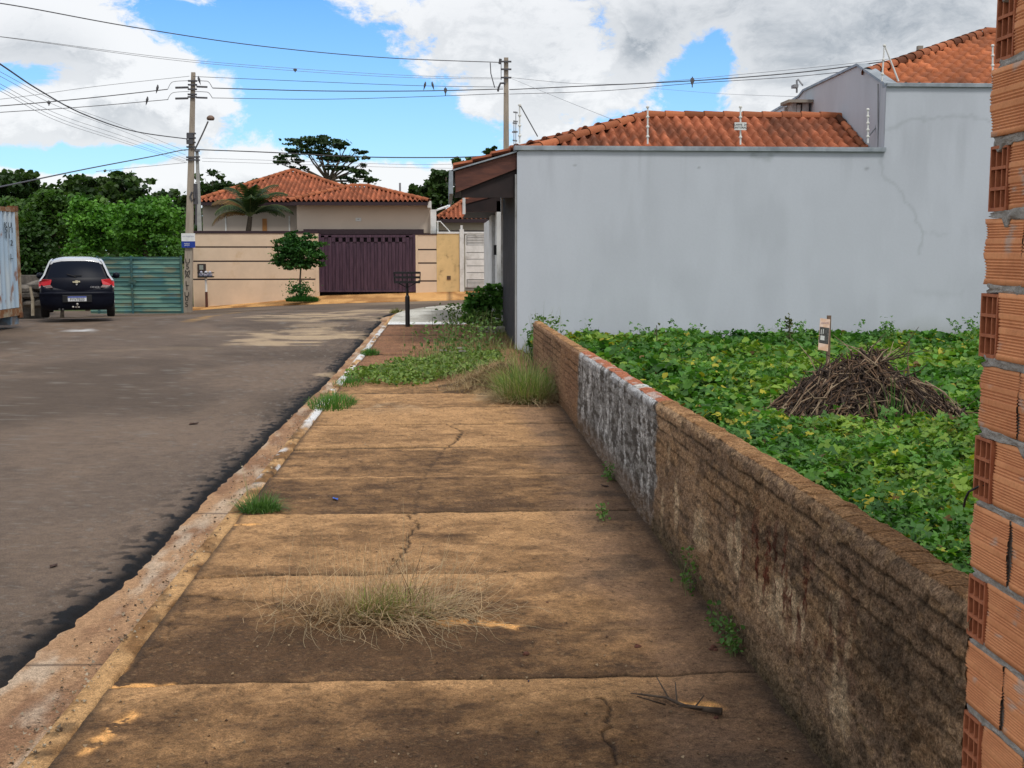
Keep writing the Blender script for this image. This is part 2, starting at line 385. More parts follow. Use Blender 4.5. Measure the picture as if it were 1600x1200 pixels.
# path along the kerb line for gutter and kerb
def kpath(n0=420, n1=60, n2=20, y0=.4):
    pts = [(('s'), y) for y in 1 / np.linspace(1 / y0, 1 / 3.6, 20)] + [('s', y) for y in 1 / np.linspace(1 / 3.62, 1 / CY, n0)]
    pts += [('c', a) for a in np.linspace(0, math.pi / 2, n1)[1:]] + [('e', x) for x in np.linspace(CX, 60, n2)[1:]]
    return pts
def kxy(p, d):
    if p[0] == 's': return (CX - (RX - d), p[1])
    if p[0] == 'c': return (CX - (RX - d) * math.cos(p[1]), CY + (RY - d) * math.sin(p[1]))
    return (p[1], CY + RY - d)
KP = kpath()
def strip(name, ds, zs, colf, mat):
    P = np.zeros((len(KP), len(ds), 3))
    for i, p in enumerate(KP):
        for j, (d, z) in enumerate(zip(ds, zs)):
            x, y = kxy(p, d); P[i, j] = (x, y, z)
    P[..., 2] += T(P[..., 0], P[..., 1])
    D = np.broadcast_to(np.array(ds)[None, :], P.shape[:2])
    n = fbm(P[..., 0] * 9, P[..., 1] * 9, 4, 61); P[..., 2] += (n - .5) * .006
    return tag(grid_mesh(name, P, mat, col=colf(P, D), smooth=True, flip=True), kind='structure')
def gutcol(P, D):
    x, y = P[..., 0], P[..., 1]
    c = np.broadcast_to(np.array(srgb(164, 130, 99)), x.shape + (3,)).copy()
    c = cmix(c, np.array(srgb(134, 102, 78)), sst(.4, .65, fbm(x * 5, y * 2, 5, 62)))
    c = cmix(c, np.array(srgb(192, 178, 160)), sst(.47, .7, fbm(x * 8, y * 2.4, 6, 63)) * .55)
    c = cmix(c, np.array(srgb(205, 200, 192)), sst(.5, .6, fbm(x * 10, y * 2.6, 4, 64)) * np.exp(-((D - .25) / .035) ** 2) * .8)
    c = cmix(c, np.array([.09, .06, .045]), np.exp(-((D - .272) / .01) ** 2) * .8)
    for yj in (5.05, 8.0, 10.9, 13.8, 16.8): c = cmix(c, np.array([.05, .035, .03]), np.exp(-((y - yj) / .012) ** 2) * .8)
    return c
ds = np.concatenate([np.linspace(-.4, .27, 50)])
strip('gutter', ds, -.104 + .0 * ds + .012 * np.clip((.27 - ds), 0, .3), gutcol, M['walk'])
def kerbcol(P, D):
    x, y = P[..., 0], P[..., 1]
    c = np.broadcast_to(np.array(srgb(184, 146, 102)), x.shape + (3,)).copy()
    c = cmix(c, np.array(srgb(122, 90, 58)), sst(.42, .68, fbm(x * 14, y * 5, 5, 65)))
    c = cmix(c, np.array([.03, .025, .02]), sst(.62, .72, fbm(x * 20, y * 8, 4, 66)) * .6)
    wp = sst(.44, .5, fbm(x * 14, y * 3.0, 4, 67)) * sst(10.8, 11.8, y) * (1 - sst(25.5, 27, y))
    wp = np.maximum(wp, sst(.56, .6, fbm(x * 14, y * 5, 4, 69)) * np.exp(-((y - 9.5) / .9) ** 2))
    c = cmix(c, np.array([.62, .63, .64]), wp * .95)
    for yj in np.arange(5.55, 29, 1.0): c = cmix(c, np.array([.04, .03, .02]), np.exp(-((y - yj) / .01) ** 2) * .7)
    return c
strip('kerb', [.248, .256, .268, .285, .32, .355, .375, .383, .386], [-.13, -.06, -.012, .004, .008, .006, 0, -.02, -.05], kerbcol, M['walk'])

# footpath of stained concrete slabs, out to the paved drive
JO = np.array([-1.4, .1, 1.55, 3.0, 4.50, 6.03, 7.48, 8.70, 10.02, 11.38, 12.62, 13.9, 15.2, 16.5, 17.8, 19.1, 20.5, 21.9, 23.3, 24.8, 26.2])
ys = np.concatenate([np.linspace(-3, 3.55, 60), 1 / np.linspace(1 / 3.58, 1 / 26.6, 820)])
xs = np.linspace(-1.318, 1.30, 300)
YY, XX = np.meshgrid(ys, xs, indexing='ij')
wob = YY + (fbm(XX * 1.3, YY * .4, 3, 71) - .5) * .07 - (XX - (-1.3)) * .012 * 1
k = np.searchsorted(JO, wob) - 1; k = np.clip(k, 0, len(JO) - 2)
t = (wob - JO[k]) / (JO[k + 1] - JO[k])        # 0 near edge of slab, 1 far edge
jd = np.minimum(np.abs(wob - JO[k]), np.abs(JO[k + 1] - wob))
r1 = np.random.RandomState(5); tilt = r1.uniform(-.008, .008, (len(JO), 2)); tilt[6, :] = (.0, .012); tilt[4] = (.004, .01); tilt[3] = (0, .008)
ZZ = tilt[k, 0] * XX + tilt[k, 1] * t
ZZ -= .016 * np.exp(-(jd / (.009 + YY * .0006)) ** 2)
rough = fbm(XX * 7, YY * 7, 5, 72); ZZ += (rough - .5) * .016 + (fbm(XX * 30, YY * 30, 3, 73) - .5) * .005
dark = np.array(srgb(90, 68, 49)); ochre = np.array(srgb(176, 137, 96)); mid = np.array(srgb(136, 104, 72)); redb = np.array(srgb(138, 98, 76))
bas = np.array([.5, .4, .3, .3, .36, .78, .28, .36, .85, .95, .72, .6, .5, .45, .5, .5, .5, .55, .5, .5, .5])
# share of ochre per slab and how it fades from the far edge to the near edge
slope = np.array([.5, .5, .5, .5, .55, .35, .15, -.1, -.1, 0, .1, .1, .2, .2, .2, .2, .2, .2, .2, .2, .2])
m = bas[k] - .02 + slope[k] * (t - .55) + (fbm(XX * 1.3 + 4, YY * 1.6, 5, 74) - .5) * .8 + (fbm(XX * 4, YY * 7, 5, 75) - .5) * .9 + (fbm(XX * 14, YY * 18, 4, 175) - .5) * .8
m += .55 * np.exp(-((1 - t) / .14) ** 2) * (k <= 5) + .95 * np.exp(-((1 - t) / .055) ** 2) * (k > 5)
m -= .75 * np.exp(-(((XX + .75) / .42) ** 2 + ((YY - 4.95) / .2) ** 2))
m -= .5 * np.exp(-(((XX + .2) / .5) ** 2 + ((YY - 3.6) / .3) ** 2))
c = cmix(np.broadcast_to(dark, XX.shape + (3,)), mid, np.clip(m * 2, 0, 1)); c = cmix(c, ochre, np.clip(m * 2 - 1, 0, 1))
rw = sst(.55, .95, XX + (fbm(XX * 2, YY * 1.2, 4, 76) - .5) * .7) * (1 - sst(12, 14, YY))
c = cmix(c, np.array(srgb(126, 100, 80)), rw * .75)
c = cmix(c, np.array(srgb(78, 66, 56)), sst(.56, .68, fbm(XX * 3, YY * 3, 5, 77)) * rw * .6)
far = sst(14.3, 16.5, YY); c = cmix(c, redb, far * .7)
c = cmix(c, np.array(srgb(196, 172, 140)), sst(.55, .7, fbm(XX * 2.2, YY * 1.1, 4, 78)) * sst(12, 13, YY) * .5 * (1 - far))
c = cmix(c, np.array([.03, .024, .018]), np.exp(-(jd / (.010 + YY * .0012)) ** 2) * .95 * sst(.2, .35, fbm(XX * 4, YY * 2, 3, 79)))
c = cmix(c, np.array([.03, .024, .018]), sst(.62, .74, fbm(XX * 55, YY * 45, 3, 80)) * .4)
c = cmix(c, np.array(srgb(190, 160, 120)), sst(.64, .8, fbm(XX * 90, YY * 80, 3, 81)) * .16)
c = cmix(c, c * .72, sst(.4, .62, fbm(XX * 9, YY * 7, 5, 82)) * .6)
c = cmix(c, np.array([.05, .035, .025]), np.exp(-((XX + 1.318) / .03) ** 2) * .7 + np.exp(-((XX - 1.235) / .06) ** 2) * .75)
_b = G(600, 962); c = cmix(c, np.array(srgb(78, 56, 38)), np.clip(np.exp(-(((XX - _b.x) / .34) ** 2 + ((YY - _b.y) / .16) ** 2)) * 1.3 * (fbm(XX * 9, YY * 9, 4, 97) + .3), 0, 1) * .8)
_b = G(700, 590); c = cmix(c, np.array(srgb(104, 78, 54)), sst(1.4, .6, ((XX - _b.x) / 1.0) ** 2 + ((YY - _b.y - .6) / 1.3) ** 2 + (fbm(XX * 4, YY * 3, 4, 98) - .5)) * .75)
def seg_d(pts):
    best = np.full(XX.shape, 9.0)
    P = [G(*p) for p in pts]
    jx = (vn(XX * 22, YY * 22, 90) - .5) * .05; jy = (vn(XX * 22, YY * 22, 91) - .5) * .05
    for a, b in zip(P[:-1], P[1:]):
        ax, ay = b.x - a.x, b.y - a.y; L2 = ax * ax + ay * ay
        q = np.clip(((XX + jx - a.x) * ax + (YY + jy - a.y) * ay) / L2, 0, 1)
        best = np.minimum(best, np.hypot(XX + jx - a.x - q * ax, YY + jy - a.y - q * ay))
    return best
for pts, wd_, a in [([(640, 806), (652, 822), (640, 842), (630, 866), (600, 905)], .009, .9), ([(700, 662), (722, 674), (712, 690), (694, 700)], .013, .9), ([(694, 700), (668, 735), (655, 770), (645, 805)], .014, .35),
                    ([(940, 1094), (954, 1118), (948, 1150), (960, 1200)], .007, .8), ([(620, 950), (640, 1000), (655, 1050)], .008, .35), ([(165, 1072), (215, 1030), (260, 1000), (290, 935)], .01, .4),
                    ([(690, 968), (760, 972), (900, 985), (1060, 985)], .008, .45), ([(290, 930), (400, 940), (500, 955), (640, 960)], .012, .7)]:
    d = seg_d(pts); g_ = np.exp(-(d / wd_) ** 2); ZZ -= .012 * g_ * a; c = cmix(c, np.array([.018, .014, .012]), g_ * a)
for pts, wd_ in [([(690, 972), (740, 972), (800, 980)], .035), ([(165, 1071), (270, 1071)], .02), ([(215, 1000), (165, 1066)], .02), ([(1060, 1100), (1110, 1105)], .03), ([(205, 1120), (130, 1180)], .025), ([(340, 820), (400, 822)], .03)]:
    g_ = np.exp(-(seg_d(pts) / wd_) ** 2) * (fbm(XX * 18, YY * 18, 3, 95) > .4); c = cmix(c, np.array(srgb(214, 160, 100)), np.clip(g_ * 1.3, 0, 1))
tag(grid_mesh('footpath', np.stack([XX, YY, ZZ], -1), M['walk'], col=c, smooth=True, flip=True), kind='structure')

# pale concrete drive and pavement round the corner
ys = np.concatenate([np.linspace(26.55, 41.1, 120)]); s = np.linspace(0, 1, 60)
YY, SS = np.meshgrid(ys, s, indexing='ij'); L = kerb_x(YY, .37); R = np.where(YY < 38.5, 1.4, 1.4 + (YY - 38.5) * 23)
XX = L + (R - L) * SS; ZZ = T(XX, YY) + .012 + .02 * sst(26.5, 27.5, YY)
c = np.broadcast_to(np.array(srgb(186, 184, 176)), XX.shape + (3,)).copy()
c = cmix(c, np.array(srgb(150, 146, 136)), sst(.35, .62, fbm(XX * 1.2, YY * .5, 4, 101)))
c = cmix(c, np.array([.16, .15, .13]), (np.abs(((YY - XX * .5) % 2.4) - 1.2) < .09) * .6)
c = cmix(c, np.array([.74, .75, .75]), (1 - sst(26.9, 27.3, YY + (vn(XX * 4, YY * 4, 3) - .5) * .3)) * .9)
tag(grid_mesh('driveway', np.stack([XX, YY, ZZ], -1), M['walk'], col=c, smooth=True, flip=True), kind='structure')

# ochre pavement in front of the houses across the street
xs = np.linspace(-10.6, 25, 220); s = np.array([0, .004, .02, .1, .3, .5, .8, 1.0])
XX, SS = np.meshgrid(xs, s, indexing='ij'); Y0 = yfar(XX) - .04
YY = Y0 + (50.6 - Y0) * SS
ZZ = T(XX, YY) - .16 + np.where(SS > 0, .13, 0) + SS * .12 * sst(-8.5, -5, XX)
c = np.broadcast_to(np.array(srgb(196, 150, 96)), XX.shape + (3,)).copy()
c = cmix(c, np.array(srgb(150, 108, 66)), sst(.4, .62, fbm(XX * 1.5, YY * .8, 5, 111)))
c = cmix(c, np.array([.08, .05, .03]), (np.abs(((XX + 100) % 2.2) - 1.1) < .03) * .7)
tag(grid_mesh('pavement', np.stack([XX, YY, ZZ], -1), M['walk'], col=c, smooth=True, flip=True), kind='structure')

# soil of the vacant lot
xs = np.linspace(1.3, 16, 60); ys = np.linspace(2.9, 20.0, 80)
XX, YY = np.meshgrid(xs, ys, indexing='ij'); ZZ = -.05 + (fbm(XX, YY, 4, 121) - .5) * .12
c = cmix(np.broadcast_to(np.array([.035, .026, .016]), XX.shape + (3,)), [.02, .03, .01], sst(.4, .6, fbm(XX * 2, YY * 2, 4, 122)))
tag(grid_mesh('lot_soil', np.stack([XX, YY, ZZ], -1), M['walk'], col=c, smooth=True), kind='structure')

# ------------------------------------------------------------------ low boundary wall
def lowtop(Y): return np.interp(Y, [2.7, 4, 6.8, 11, 16.6], [.852, .85, .80, .738, .665])
ys = np.concatenate([1 / np.linspace(1 / 2.66, 1 / 16.8, 800)])
nz, ncor, ntop = 230, 5, 14
prof = [('f', q) for q in np.linspace(0, 1, nz)] + [('t', q) for q in np.linspace(0, 1, ntop)] + [('b', q) for q in np.linspace(0, 1, 8)]
P = np.zeros((len(ys), len(prof), 3)); TH = .115
top = lowtop(ys)
brk = (np.abs(((ys - 2.7) % .115) - .0575) > .053).astype(float)      # gaps between top bricks
lumps = (vn(ys / .115, ys * 0, 5) - .5) * .008 + (fbm(ys * 4, ys * 0, 3, 6) - .5) * .008
for j, (kd, q) in enumerate(prof):
    if kd == 'f': P[:, j, 0] = 1.24 + .018 * max(0, (q - .96) / .04) ** 2; P[:, j, 2] = -.05 + (top + .05 - .006) * q
    elif kd == 't': P[:, j, 0] = 1.26 + (TH - .02) * q; P[:, j, 2] = top + lumps - (.01 * brk) + .006 * math.sin(math.pi * q)
    else: P[:, j, 0] = 1.24 + TH; P[:, j, 2] = top - .01 - (top + .1) * q
    P[:, j, 1] = ys
Y_, Z_ = P[..., 1], P[..., 2]
isf = np.array([kd == 'f' for kd, q in prof])[None, :] * np.ones_like(Y_); ist = np.array([kd == 't' for kd, q in prof])[None, :] * np.ones_like(Y_)
P[..., 0] += isf * ((fbm(Y_ * 9, Z_ * 9, 5, 131) - .5) * .012 + (fbm(Y_ * 45, Z_ * 45, 3, 132) - .5) * .022)
P[..., 2] += ist * (fbm(Y_ * 16, P[..., 0] * 16, 3, 133) - .5) * .012
dt = lowtop(Y_) - Z_
course = .072; cl = np.exp(-(((dt + .5 * course + (vn(Y_ * 3, Z_ * 0, 7) - .5) * .008) % course - .5 * course) / .008) ** 2) * isf
row = np.floor(dt / course); vl = np.exp(-(((Y_ + (row % 2) * .1) % .2 - .1) / .007) ** 2) * isf
vis = sst(.15, .45, fbm(Y_ * 1.2, Z_ * 6, 4, 134)) * (.95 * np.exp(-(dt / .36) ** 2) + .2) * sst(.15, .42, fbm(Y_ * 6, Z_ * 9, 3, 234)) * np.where(dt > .03, 1, 0)
lines = np.clip(np.maximum(cl, vl * (dt < .36) * .8) * vis, 0, 1)
P[..., 0] += lines * .004
br1, br2 = np.array(srgb(180, 149, 118)), np.array(srgb(140, 116, 94))
c = cmix(np.broadcast_to(br1, Y_.shape + (3,)), br2, sst(.36, .62, fbm(Y_ * .9, Z_ * 4, 5, 135) + .03))
c = cmix(c, np.array(srgb(170, 136, 100)), sst(.54, .7, fbm(Y_ * 2.2, Z_ * 7, 5, 136)) * .55)
for (y0, z0, ry, rz, a) in [(3.55, .28, .1, .12, .9), (3.55, .5, .12, .1, .55), (4.15, .38, .22, .1, .8), (4.9, .42, .12, .12, .8), (5.6, .33, .16, .1, .8), (6.45, .55, .05, .1, .9), (6.2, .3, .06, .14, .8), (4.45, .33, .2, .07, .5), (6.62, .2, .04, .12, .6)]:
    e = ((Y_ - y0) / ry) ** 2 + ((Z_ - z0) / rz) ** 2 + (fbm(Y_ * 9, Z_ * 5, 4, 137) - .5) * 2.4
    c = cmix(c, np.array(srgb(214, 188, 154)), np.clip(1.4 - e, 0, 1) * a * isf)
stk = sst(.52, .62, fbm(Y_ * 24, Z_ * 3, 4, 138)) * np.exp(-(((Y_ - 4.2) / .8) ** 2 + ((Z_ - .48) / .17) ** 2))
c = cmix(c, np.array(srgb(92, 34, 24)), np.clip(stk * 1.4, 0, 1) * .85)
c = cmix(c, np.array([.03, .024, .018]), sst(.5, .7, fbm(Y_ * 13, Z_ * 26, 5, 139)) * .5 * isf)
c = cmix(c, np.array(srgb(172, 142, 108)), sst(.58, .7, fbm(Y_ * 16, Z_ * 34, 4, 239)) * .5 * isf)
c = cmix(c, np.array([.045, .034, .024]), np.exp(-((Y_ - 3.1) / .35) ** 2) * np.exp(-((Z_ - .55) / .22) ** 2) * isf * .6)
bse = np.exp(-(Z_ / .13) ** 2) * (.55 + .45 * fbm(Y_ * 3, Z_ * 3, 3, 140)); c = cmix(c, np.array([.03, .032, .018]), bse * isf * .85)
c = cmix(c, np.array(srgb(142, 104, 78)), sst(10.9, 11.2, Y_) * isf * .5)
c = cmix(c, np.array(srgb(176, 132, 88)), ist * .7)
c = cmix(c, np.array(srgb(120, 84, 54)), ist * sst(.45, .6, fbm(Y_ * 7, P[..., 0] * 12, 4, 141)) * .5)
e1 = 6.84 + (fbm(Z_ * 9, Y_ * 0, 3, 142) - .5) * .18 + .12 * sst(.4, .0, Z_); e2 = 11.0 + (fbm(Z_ * 6, Y_ * 0, 3, 143) - .5) * .3
gsec = sst(-.03, .03, Y_ - e1) * (1 - sst(-.08, .08, Y_ - e2))
gc = cmix(np.broadcast_to(np.array(srgb(146, 143, 139)), Y_.shape + (3,)), np.array(srgb(96, 91, 86)), sst(.42, .62, fbm(Y_ * 9, Z_ * 24, 5, 144)))
gc = cmix(gc, np.array(srgb(212, 210, 208)), sst(.55, .64, fbm(Y_ * 13, Z_ * 5, 4, 145)) * sst(.3, .5, fbm(Y_ * 40, Z_ * 40, 3, 245)) * sst(.02, .25, Z_) * .8)
gc = cmix(gc, np.array(srgb(205, 206, 208)), np.exp(-(dt / .05) ** 2) * (fbm(Y_ * 8, Z_ * 3, 3, 146) > .38) * .95)
gc = cmix(gc, np.array(srgb(120, 92, 66)), sst(.25, .05, Z_) * .6)
c = cmix(c, gc, gsec * isf)
tc = cmix(np.broadcast_to(np.array(srgb(176, 112, 84)), Y_.shape + (3,)), np.array(srgb(200, 196, 190)), (np.abs(Y_ - 7.75) < .12).astype(float) + sst(.6, .7, fbm(Y_ * 6, P[..., 0] * 14, 3, 147)) * .6)
c = cmix(c, tc, gsec * ist)
c = cmix(c, np.array([.025, .018, .012]), lines * (.75 - .55 * gsec))
c = cmix(c, np.array([.04, .025, .018]), (brk[:, None] * ist) * .7)
lw = grid_mesh('low_wall', P, M['plaster'], col=c, smooth=True, flip=False)
tag(lw, 'low rough plastered brick wall, brown with a grey patch, between footpath and weedy lot', 'wall')
# square far end
mb = MB(); z1 = float(lowtop(16.8)); mb.box(1.242, 1.24 + TH - .002, 16.78, 16.80, -.1, z1 - .01); mb.build('wall_end', M['mortar'], lw)

# ------------------------------------------------------------------ hollow brick wall at the right
bw = thing('brick_wall', (1.24, 2.67, 0), 'unplastered orange hollow brick wall at the right edge with grey mortar', 'wall')
PIT, BH, X0 = .1667, .1505, 1.24
z_m = WZ(450, 2.67, 1530)
k0 = math.floor(z_m / PIT); zoff = z_m - k0 * PIT
def ribbed(y0, y1, z0, dx, seed, chip=0.0):
    """ribbed street face of a brick from y0 (far) to y1 (near) with real grooves"""
    zs, ds = [], []
    groups = [(.0, .012, 0), (.012, .060, 7), (.060, .072, 0), (.072, .094, 3), (.094, .104, 0), (.104, .140, 6), (.140, .151, 0)]
    for a, b, n in groups:
        if n == 0: zs += [a + .0005, b - .0005]; ds += [0, 0]
        else:
            st = (b - a) / n
            for i in range(n): zs += [a + st * (i + .12), a + st * (i + .34), a + st * (i + .62), a + st * (i + .86)]; ds += [0, .0028, .0028, 0]
    zs, ds = np.array(zs), np.array(ds)
    yy = np.linspace(y0, y1, 14)
    ZZ, YYb = np.meshgrid(zs, yy, indexing='ij'); DD = np.broadcast_to(ds[:, None], ZZ.shape)
    eg = (fbm(zs * 26, zs * 0 + seed, 4, seed) - .5) * (.004 + .05 * chip)
    tt = (YYb - y0) / (y1 - y0)
    YYb = YYb + (eg[:, None]) * (1 - tt) ** 2
    Xb = X0 + dx + DD + .003 * np.exp(-tt / .03) + .002 * np.sin(ZZ * 40 + seed)
    n = fbm(YYb * 12 + seed, ZZ * 30 + seed, 4, 151)
    col = cmix(np.broadcast_to(np.array([.70, .31, .14]) * (0.9 + .2 * ((seed * 37) % 10) / 10), ZZ.shape + (3,)), np.array([.52, .2, .085]), sst(.4, .65, n) * .5)
    col = cmix(col, np.array([.46, .17, .08]), (DD > 0) * .45)
    col = cmix(col, np.array([.42, .39, .35]), sst(.72, .77, fbm(YYb * 20 + seed, ZZ * 24, 4, 153)) * .6)
    P = np.stack([Xb, YYb, z0 + ZZ], -1)
    # wrap to the far end and top/bottom
    a = P[:, :1].copy(); a[..., 0] += .12; P = np.concatenate([a, P], 1); col = np.concatenate([col[:, :1], col], 1)
    b0 = P[:1].copy(); b0[..., 0] += .09; b1 = P[-1:].copy(); b1[..., 0] += .09
    return np.concatenate([b0, P, b1], 0), np.concatenate([col[:1], col, col[-1:]], 0)
BV, BF, BC = [], [], []; nb = 0
hb = MB(); mo_pts = []
for kk in range(0, 21):
    z0 = zoff + (kk - 1) * PIT + (PIT - BH) / 2 + .0
    hole = ((kk - 1) - (k0 - 1)) % 2 == 0           # course just under the z_m joint is a hollow end
    dx = random.uniform(-.003, .004); yf = 2.675 + random.uniform(-.014, .008)
    if hole:
        ye = yf - .085
        # 3 x 3 cells
        Wc, Hc = .085, BH - .004
        ysb = [yf - .006 - i * (Wc - .012) / 3 * 1.0 for i in range(4)]
        zsb = [z0 + .008 + i * (Hc - .012) / 3 for i in range(4)]
        hb.box(X0 + .002 + dx, X0 + .24, yf - .006, yf, z0, z0 + Hc); hb.box(X0 + .002 + dx, X0 + .24, ye, ye + .006, z0, z0 + Hc)
        for i in range(4):
            zc = z0 + .004 + i * (Hc - .008) / 3; hb.box(X0 + .001 + dx, X0 + .239, ye + .0062, yf - .0062, zc - .004 + .0004 * i, zc + .004)
        for i in (1, 2):
            yc = ye + i * Wc / 3
            for j in range(3):
                za = z0 + .004 + j * (Hc - .008) / 3 + .0042; hb.box(X0 + .003 + dx, X0 + .238, yc - .0024, yc + .0024, za, za + (Hc - .008) / 3 - .0084)
        hb.box(X0 + .2385, X0 + .2415, ye + .001, yf - .001, z0 + .001, z0 + Hc - .001)
        y = ye - .0045
    else: y = yf
    ln = .195 if hole else .185
    first = True
    while y > -.5:
        ll = ln if first or hole else .195
        P, cc = ribbed(y, y - ll, z0, random.uniform(-.003, .004), random.randint(1, 900), chip=(.6 if (not hole and first) else 0))
        first = False
        nu, nv = P.shape[:2]; BV.append(P.reshape(-1, 3)); BC.append(cc.reshape(-1, 3)); BF.append(grid_faces(nu, nv) + nb); nb += nu * nv
        y -= ll + .0035
np_mesh('bricks', np.concatenate(BV), np.concatenate(BF), M['brick'], bw, np.concatenate(BC))
M['hollow'] = pmat('hollow_brick_end', (.44, .16, .075), (.34, .11, .05), 30, .85, .001, 120)  # brick clay darkened: depth shade of the holes put into the colour
hb.build('hollow_brick_ends', M['hollow'], bw)
# mortar: beds with uneven squeezed-out faces, and a core behind
MV, MF = [], []; nb = 0
for kk in range(0, 22):
    zc = zoff + (kk - 1) * PIT
    yy = np.linspace(2.662, -.5, 420); q = np.linspace(0, 1, 9)
    Yg, Q = np.meshgrid(yy, q, indexing='ij')
    bulge = (fbm(Yg * 22, Q * 1.5 + kk * 3, 4, 160 + kk) - .45) * .02
    drip = sst(.8, .95, vn(Yg * 14, Yg * 0 + kk, 161)) * .02
    half = (PIT - BH) / 2 + .0005 + (fbm(Yg * 15, Yg * 0 + kk, 3, 170) - .4) * .012
    Zg = zc - (Q - .5) * 2 * half - drip * Q
    Xg = X0 + .003 - bulge * np.sin(Q * math.pi) * .8
    Yg = Yg - np.exp(-(yy[:, None] - 2.662) ** 2 / .0004) * vn(Q * 4, Q * 0 + kk, 8) * .03
    Pm = np.stack([Xg, Yg, Zg], -1); a = Pm[:1].copy(); a[..., 0] += .1; Pm = np.concatenate([a, Pm], 0)
    a = Pm[:, :1].copy(); a[..., 0] += .1; b_ = Pm[:, -1:].copy(); b_[..., 0] += .1; Pm = np.concatenate([a, Pm, b_], 1)
    nu, nv = Pm.shape[:2]; MV.append(Pm.reshape(-1, 3)); MF.append(grid_faces(nu, nv)[:, ::-1] + nb); nb += nu * nv
np_mesh('mortar_joints', np.concatenate(MV), np.concatenate(MF), M['mortar'], bw, smooth=True)
mb = MB(); mb.box(X0 + .0105, X0 + .09, -.5, 2.57, -.1, 3.38); mb.box(X0 + .242, 6.0, 2.578, 2.66, -.1, 3.38)
mb.build('wall_core', M['mortar'], bw)
mb = MB(); q = [W(1545, 756, 2.64), W(1536, 760, 2.645), W(1527, 768, 2.65), W(1521, 780, 2.66), W(1519, 792, 2.665)]
for i, p in enumerate(q): p.x -= .01 * min(i, 2)
mb.tube(q, .0028, 6); mb.build('wire_stub', M['black'], bw)
# ------------------------------------------------------------------ tiled roofs
def tile_plane(name, o, ud, sdv, ulen, v0, v1, parent, pitch=.2, row=.32, amp=.035, seed=0, moss=.3, tint=(.31, .10, .05), step=.04, skew=0):
    """o corner at the eave, ud unit along the eave, sdv unit up the slope; v0(u), v1(u) limits"""
    o, ud, sdv = Vector(o), Vector(ud).normalized(), Vector(sdv).normalized(); nrm = np.array(ud.cross(sdv).normalized())
    if nrm[2] < 0: nrm = -nrm
    us = np.arange(0, ulen + 1e-6, pitch / 8); vmax = max(v1(x) for x in us)
    vs = []
    for r in range(int(vmax / row) + 2): vs += [r * row + .001, r * row + .02, r * row + row * .5, r * row + row * .97]
    vs = np.array(vs); lo = np.array([v0(x) for x in us]); hi = np.maximum(np.array([v1(x) for x in us]), lo + 1e-4)
    U, V = np.meshgrid(us, vs, indexing='ij'); Vc = np.clip(V, lo[:, None], hi[:, None])
    ci = np.floor(U / pitch); ri = np.floor(V / row); rnd = _h(ci, ri, 300 + seed)
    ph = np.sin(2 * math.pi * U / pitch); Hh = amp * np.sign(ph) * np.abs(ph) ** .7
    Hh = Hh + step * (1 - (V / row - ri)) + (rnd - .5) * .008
    P = np.array(o)[None, None, :] + U[..., None] * np.array(ud) + Vc[..., None] * np.array(sdv) + Hh[..., None] * nrm
    t = np.array(tint); c = np.broadcast_to(t, U.shape + (3,)).copy(); c = cmix(c, t * 1.5, sst(.55, 1, rnd)); c = cmix(c, t * .55, sst(.3, 0, rnd) * .8)
    c = cmix(c, np.array([.05, .035, .028]), sst(.5, .72, fbm(U * 1.6 + seed, V * 1.6, 5, 310 + seed)) * moss)
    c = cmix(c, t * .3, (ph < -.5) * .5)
    return grid_mesh(name, P, M['tile'], parent, c, smooth=False)
def ridge_tiles(name, pts, parent, r=.085, ln=.36, seed=0, tint=(.36, .12, .055), dark=.4):
    V, Fc, Cc = [], [], []; nb = 0
    for a, b in zip(pts[:-1], pts[1:]):
        a, b = Vector(a), Vector(b); d = b - a; L = d.length; d.normalize(); side = d.cross(Vector((0, 0, 1))).normalized(); up = side.cross(d).normalized()
        n = max(1, int(L / ln))
        for i in range(n):
            p0, p1 = a + d * (L * i / n - .02), a + d * (L * (i + 1) / n + .02)
            rr = (r * 1.12, r * .9); g = np.array(tint) * (.8 + .5 * ((i * 7 + seed) % 5) / 5) * (1 - dark * (((i * 13 + seed) % 7) / 7))
            for (p, q) in ((p0, rr[0]), (p0 + d * .05, rr[0]), (p1, rr[1])):
                for j in range(9):
                    an = math.pi * (j / 8 * 1.2 - .1); V.append(tuple(p + side * math.cos(an) * q + up * math.sin(an) * q * .9)); Cc.append(g)
            for k in range(2):
                for j in range(8): Fc.append((nb + k * 9 + j, nb + k * 9 + j + 1, nb + (k + 1) * 9 + j + 1, nb + (k + 1) * 9 + j))
            nb += 27
    return np_mesh(name, V, Fc, M['tile'], parent, Cc)

